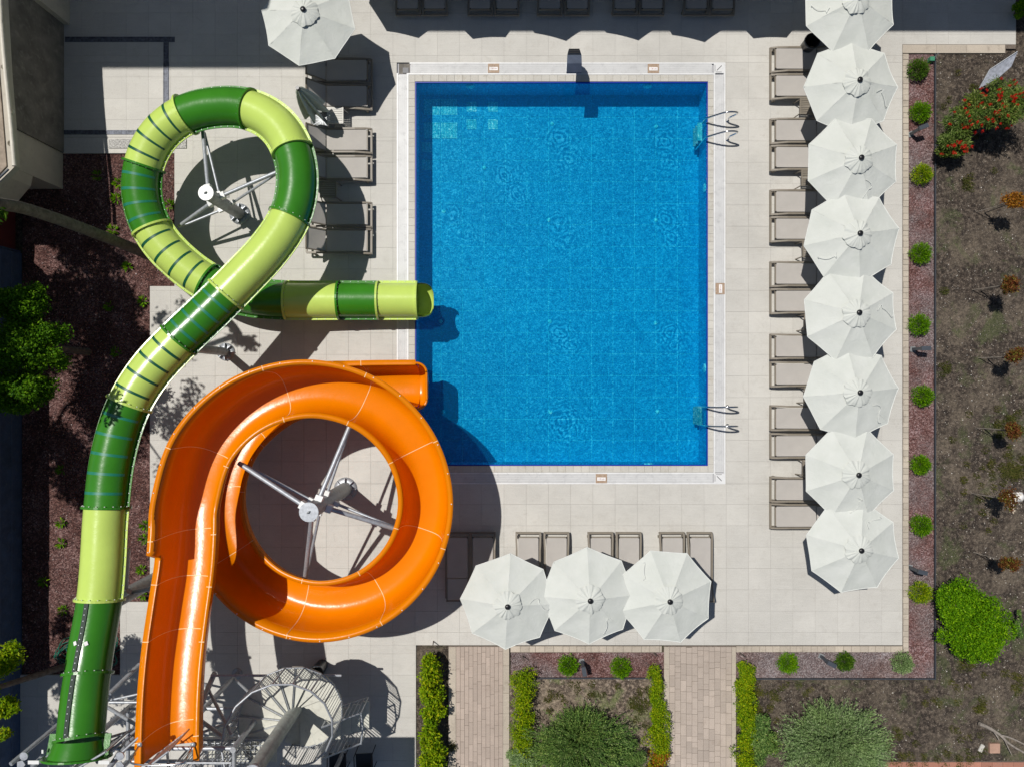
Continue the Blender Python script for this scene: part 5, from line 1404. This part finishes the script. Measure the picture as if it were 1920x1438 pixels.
# bottlebrush with red flowers
def bottlebrush():
    t = thing('bottlebrush_bush', 'arching bottlebrush bush covered in red flowers, upper right', 'bush', G(1835, 235, -.03))
    cl = [(1885, 180, 1.4, 48, 36), (1918, 200, 1.5, 52, 48), (1850, 198, 1.3, 44, 36), (1818, 222, 1.1, 42, 36), (1800, 255, .9, 34, 32), (1792, 278, .7, 26, 20), (1875, 212, 1.2, 42, 32)]
    V = []; FV = []
    for (x, y, h, rx, ry) in cl:
        q = P(x, y, h); k = F/(D-h); V.append(crown((q.x, q.y, h-.2), (rx/k, ry/k, .34), 4200, .09, 18, .36, .4, .6, .4, .2))
        for _ in range(17):
            a = random.random()*6.28; r_ = math.sqrt(random.random()); px, py = q.x+rx/k*r_*math.cos(a), q.y+ry/k*r_*math.sin(a); pz = h-.15+.3*(1-r_*r_)+.05
            m = 42; dr = rdir(m); c = np.array([px, py, pz])+dr*np.array([.022, .022, .03]); ax_ = rdir(1)*.5
            c = c+ax_*np.linspace(-.06, .06, m)[:, None]; FV.append(leaf_arr(c, dr.copy(), rdir(m), np.full(m, .045), np.full(m, .012)))
    mk('foliage', np.concatenate(V), LBB, t); mk('flowers', np.concatenate(FV), LFL, t)
    b = G(1838, 245, -.03)
    for (x, y, h, rx, ry) in cl: m_ = MB(); q = P(x, y, h-.15); m_.tube([b, (b+q)/2+Vector((0, 0, .12)), q], [.035, .022, .008], 6); m_.build('branch', M['bark'], t)
bottlebrush()
# russet standards on thin stems
for (x, y, r_, mt, lb) in ((1900, 380, 24, LOR, 'orange brown standard shrub below the bottlebrush'), (1892, 535, 22, LRD, 'small red green standard shrub, second below the bottlebrush'), (1903, 670, 26, LRD, 'dark russet standard shrub near the right edge, mid height'),
                       (1898, 808, 20, LRD, 'thin russet standard shrub beside the grass patch'), (1890, 938, 25, LRD, 'russet shrub with pale flowers beside a white stone'), (1893, 1055, 22, LRD, 'faded russet shrub above the large green bush')):
    h = 1.15; q = P(x, y, h); k = F/(D-h); b = Vector((q.x, q.y, -.03)); bb = Vector((q.x*.985, q.y*.99, -.03))
    v = crown((q.x, q.y, h), (r_/k, r_/k, .3), 1500, .06, 10, .45, .4, .5, .4, .45)
    parts, mats = [v], [mt]
    if y == 938: parts.append(crown((q.x, q.y, h+.1), (r_/k, r_/k, .28), 130, .06, 8, .5)); mats.append(LWH)
    t = plant('standard_shrub', lb, 'shrub', b, parts, mats, 'standard shrubs along the right edge', [([b, Vector((q.x, q.y, h*.95))], [.02, .012])])
    m_ = MB(); m_.tube([b+Vector((-.25, .02, 0)), Vector((q.x-.04, q.y+.02, h*.8))], .012, 5); m_.build('stake', M['deadwood'], t)
bush(1925, 12, .8, 24, 22, 2500, LG, 'bright green bush cut off by the top right corner', .06, lumps=14)
bush(1912, 1170, .5, 12, 30, 900, LPI, 'small dark shrub at the right edge beside the large bush', .06, lumps=8)
# left trees
def tree(lb, base, cc, parts, mat, trunk, name='tree', grp=None):
    t = thing(name, lb, 'tree', base, 0, grp); V = []
    for (p, rad, n, leaf, lumps, lr) in parts: V.append(crown(p, rad, n, leaf, lumps, lr, .5, .35, .35, .5))
    cr = mk('crown', np.concatenate(V), mat, t)
    for pts, rr in trunk: m_ = MB(); m_.tube(smooth_pts(pts, 4), [rr[0]+(rr[-1]-rr[0])*i/((len(pts)-1)*4) for i in range((len(pts)-1)*4+1)], 10); m_.build('trunk' if rr[0] > .09 else 'limb', M['bark'], t)
    return t
b = G(165, 660, -.03)
tree('dense dark green tree at the left edge beside the blue wall', b, None,
     [(P(45, 575, 2.9), (.95, .75, .75), 14000, .075, 30, .34), (P(60, 650, 3.1), (1.05, .85, .8), 15000, .075, 30, .34), (P(35, 735, 3.0), (.95, .6, .7), 11000, .075, 26, .34), (P(-40, 650, 3.1), (1.3, 1.4, .9), 9000, .08, 26, .34)],
     LTR, [([b, P(70, 650, 1.8), P(55, 650, 2.9)], [.11, .05]), ([P(70, 650, 1.6), P(40, 730, 2.8)], [.05, .02]), ([P(70, 650, 1.6), P(45, 580, 2.8)], [.05, .02])])
b = G(150, 1240, -.03)
tree('bright leafy tree reaching in at the bottom left corner', b, None,
     [(P(12, 1235, 3.4), (.55, .5, .4), 3200, .08, 12, .42), (P(5, 1325, 3.4), (.5, .28, .3), 1700, .08, 10, .42), (P(-5, 1385, 3.4), (.35, .3, .3), 900, .08, 8, .4), (P(-60, 1290, 3.5), (.9, 1.1, .6), 6000, .09, 20, .4)],
     LG2, [([b, P(-10, 1290, 2.4), P(-20, 1290, 3.2)], [.10, .04]), ([P(-10, 1290, 2.6), P(5, 1240, 3.3)], [.03, .012]), ([P(-10, 1290, 2.6), P(0, 1330, 3.3)], [.03, .012])])
# tall tree with leaning trunk; its crown is out of frame and dapples the ground
b = G(292, 484, -.05)
def sh(x, y, h): return Vector((G(x, y).x-.365*h, G(x, y).y+.312*h, h))    # crown point whose shadow lands on plan pixel (x, y)
tl = []
for (x, y, h, rx, ry, n) in ((150, 560, 7.4, 1.5, 1.6, 4600), (215, 660, 7.0, 1.3, 1.5, 4600), (90, 640, 7.5, 1.3, 1.6, 3500), (90, 850, 7.5, 1.2, 1.4, 3500), (215, 560, 7.2, 1.0, 1.0, 2200), (215, 800, 7.4, 1.2, 1.5, 4200), (230, 720, 7.0, 1.1, 1.2, 2300), (170, 900, 7.4, 1.3, 1.2, 3000), (425, 825, 7.2, .5, .75, 420), (120, 450, 7.6, 1.2, 1.0, 3000),
                             (330, 620, 7.2, .75, 1.1, 650), (335, 770, 7.2, .85, 1.2, 800), (330, 900, 7.2, .75, .8, 480), (200, 480, 7.6, 1.1, .7, 900), (460, 640, 6.9, .55, .35, 260)):
    tl.append((sh(x, y, h), (rx, ry, .55), n, .15, 16, .36))
tree('tall tree with a bare grey trunk leaning in from the left edge', b, None, tl, LDK,
     [([b, P(215, 452, 1.6), P(110, 412, 3.9), P(40, 390, 5.2), P(0, 383, 6.2), P(-60, 370, 7.0)], [.155, .12]), ([P(0, 383, 6.2), sh(215, 660, 6.8), sh(250, 790, 6.9)], [.08, .03]), ([P(-60, 370, 7.0), sh(120, 760, 7.2), sh(130, 900, 7.2)], [.08, .03]),
      ([P(0, 383, 6.2), sh(330, 620, 7.1)], [.05, .02]), ([sh(250, 790, 6.9), sh(330, 900, 7.1)], [.04, .015]), ([P(0, 383, 6.2), sh(460, 640, 6.9)], [.04, .015])])
tl = []
for (x, y, h, rx, ry, n) in ((170, 1080, 7.0, .45, .6, 60), (215, 1230, 7.0, .8, .6, 700), (120, 1260, 7.0, .9, .9, 2400), (260, 1250, 6.9, .9, .7, 900), (400, 1235, 6.6, .35, .6, 260), (110, 1380, 7.0, .9, 1.2, 3000), (110, 1170, 7.0, .45, .6, 300), (310, 1330, 6.9, .9, .9, 700)):
    tl.append((sh(x, y, h), (rx, ry, .5), n, .14, 12, .38))
b = G(-70, 1240, -.05)
tree('tall tree beyond the blue wall whose shade speckles the paving at the bottom left', b, None, tl, LDK, [([b, Vector((b.x, b.y, 4)), sh(120, 1260, 6.8)], [.17, .08]), ([sh(120, 1260, 6.8), sh(260, 1270, 6.9), sh(400, 1235, 6.6)], [.05, .02]), ([sh(120, 1260, 6.8), sh(110, 1380, 6.9)], [.05, .02])])
# young plants in the mulch
for i, (x, y, lb) in enumerate(((183, 330, 'beside the building shadow edge'), (222, 345, 'left of the striped green section'), (218, 372, 'small one beside the green loop'), (212, 432, 'under the leaning trunk'), (318, 385, 'inside the loop strip of mulch'),
                            (205, 575, 'near the dark tree'), (268, 565, 'next to the paving edge'), (240, 500, 'close to the loop bottom'), (218, 660, 'in the dappled shade'), (115, 980, 'upper one left of the lime section'), (115, 1018, 'below it left of the lime section'),
                            (272, 985, 'between tube and orange flume'), (270, 1010, 'reddish one between tube and flume'), (82, 1090, 'by the blue wall shadow'), (118, 1143, 'largest one left of the dark green section'), (268, 1115, 'at the mulch corner'), (116, 880, 'in the dark mulch'), (265, 1068, 'beside the thick grey post'))):
    q = G(x, y, -.03); n = 34; a = rng.random(n)*6.28; el = .2+.9*rng.random(n); d = np.stack([np.cos(a)*np.cos(el), np.sin(a)*np.cos(el), np.sin(el)], 1)
    v = leaf_arr(np.array(q)+d*.1*(1+.5*rng.random((n, 1))), d.copy(), rdir(n)*.3+np.array([0, 0, 1]), np.full(n, .15), np.full(n, .035))
    t = plant('young_plant', 'young leafy plant in the dark mulch, '+lb, 'plant', q, [v], [LG], 'young plants in the mulch')

# garden odds and ends
t_ = thing('leaning_board', 'weathered grey board leaning among the bottlebrush branches', 'board', P(1870, 130, .5))
m_ = MB(); pts = [P(1836, 166, .55), P(1855, 132, .75), P(1908, 98, 1.0), P(1896, 126, .8), P(1868, 150, .6)]
m_.add([p+Vector((0, 0, 0)) for p in pts]+[p-Vector((0, 0, .03)) for p in pts], [(0, 4, 3, 2, 1), (5, 6, 7, 8, 9)]+[(i, (i+1) % 5, (i+1) % 5+5, i+5) for i in range(5)]); m_.build('board_face', M['sheet'], t_)
m_ = MB(); m_.tube([P(1838, 166, .55), P(1856, 131, .76), P(1908, 97, 1.02)], .012, 6); m_.build('board_edge', M['steel'], t_)
for q in (P(1868, 140, .62), P(1900, 108, .88)): m_ = MB(); m_.tube([q, Vector((q.x, q.y, -.03))], .02, 6); m_.build('board_leg', M['deadwood'], t_)
t_ = thing('fallen_branch', 'bare grey forked branch lying on the soil at the bottom right corner', 'branch', G(1870, 1375))
for pts, rr in (([(1832, 1353), (1852, 1362), (1872, 1375), (1890, 1392), (1925, 1412)], .045), ([(1872, 1375), (1886, 1378), (1905, 1386), (1928, 1398)], .028), ([(1880, 1385), (1886, 1398), (1893, 1412)], .016), ([(1858, 1366), (1866, 1378), (1869, 1384)], .02)):
    m_ = MB(); pp = smooth_pts([G(x, y, .10) for x, y in pts], 4); m_.tube(pp, [rr*(1.25-.7*i/len(pp)) for i in range(len(pp))], 8); m_.build('limb', M['deadwood'], t_)
m_ = MB(); grect(m_, 1854, 1873, 1392, 1410, -.02, .05); tag(centre(m_.build('loose_brick', M['brick'])), 'broken orange brick below the fallen branch', 'brick')
m_ = MB(); m_.obox(G(1840, 1402, .0), Vector((.05, .1, 0)), Vector((.05, -.03, 0)), Vector((0, 0, .015))); tag(centre(m_.build('wood_scrap', M['coping'])), 'pale scrap of wood left of the broken brick', 'scrap')
m_ = MB(); c = P(1915, 932, .1); m_.lathe([(.001, .16), (.08, .14), (.15, .05), (.16, 0)], (c.x, c.y, -.02), 7); tag(centre(m_.build('white_stone', M['label'])), 'white stone at the right edge beside the flowering russet shrub', 'stone')
t_ = thing('garden_tap', 'green tap fitting behind the topmost round shrub', 'tap', G(1745, 115))
m_ = MB(); g = G(1745, 114); m_.box(g.x-.08, g.x+.05, g.y-.06, g.y+.06, -.03, .12); m_.build('valve_box', plain('tap_green', (.05, .25, .14), .5), t_)
m_ = MB(); m_.tube([g+Vector((.04, 0, .0)), g+Vector((.06, .08, .3))], .015, 6); m_.build('riser', M['steel'], t_)
# green hose heap
t_ = thing('garden_hose', 'tangled green garden hose heaped beside the dark green tube', 'hose', G(130, 1300))
for s_ in range(6):
    m_ = MB(); pp = []
    cx, cy = random.uniform(150, 190), random.uniform(1195, 1222)
    for k in range(15): a = k*.9+s_; rr = random.uniform(22, 44); pp.append(G(cx+rr*1.25*math.cos(a), cy+rr*.72*math.sin(a)+15*(s_ % 2), .02+.015*s_+.01*random.random()))
    m_.tube(smooth_pts(pp, 7), .014, 5); m_.build('hose_coil', M['hose'], t_)
m_ = MB(); g = G(424, 365, .0); m_.box(g.x-.09, g.x+.09, g.y-.1, g.y+.1, .002, .02); tag(centre(m_.build('floor_hatch', M['slab'])), 'small square cover plate beside the post inside the green loop', 'cover')
m_ = MB(); g = G(485, 1161, .0); m_.lathe([(.05, .002), (.07, .004), (.07, .02), (.001, .03)], g, 6); tag(centre(m_.build('floor_spigot', M['white_metal'])), 'small white fitting on the paving left below the orange flume', 'fitting')
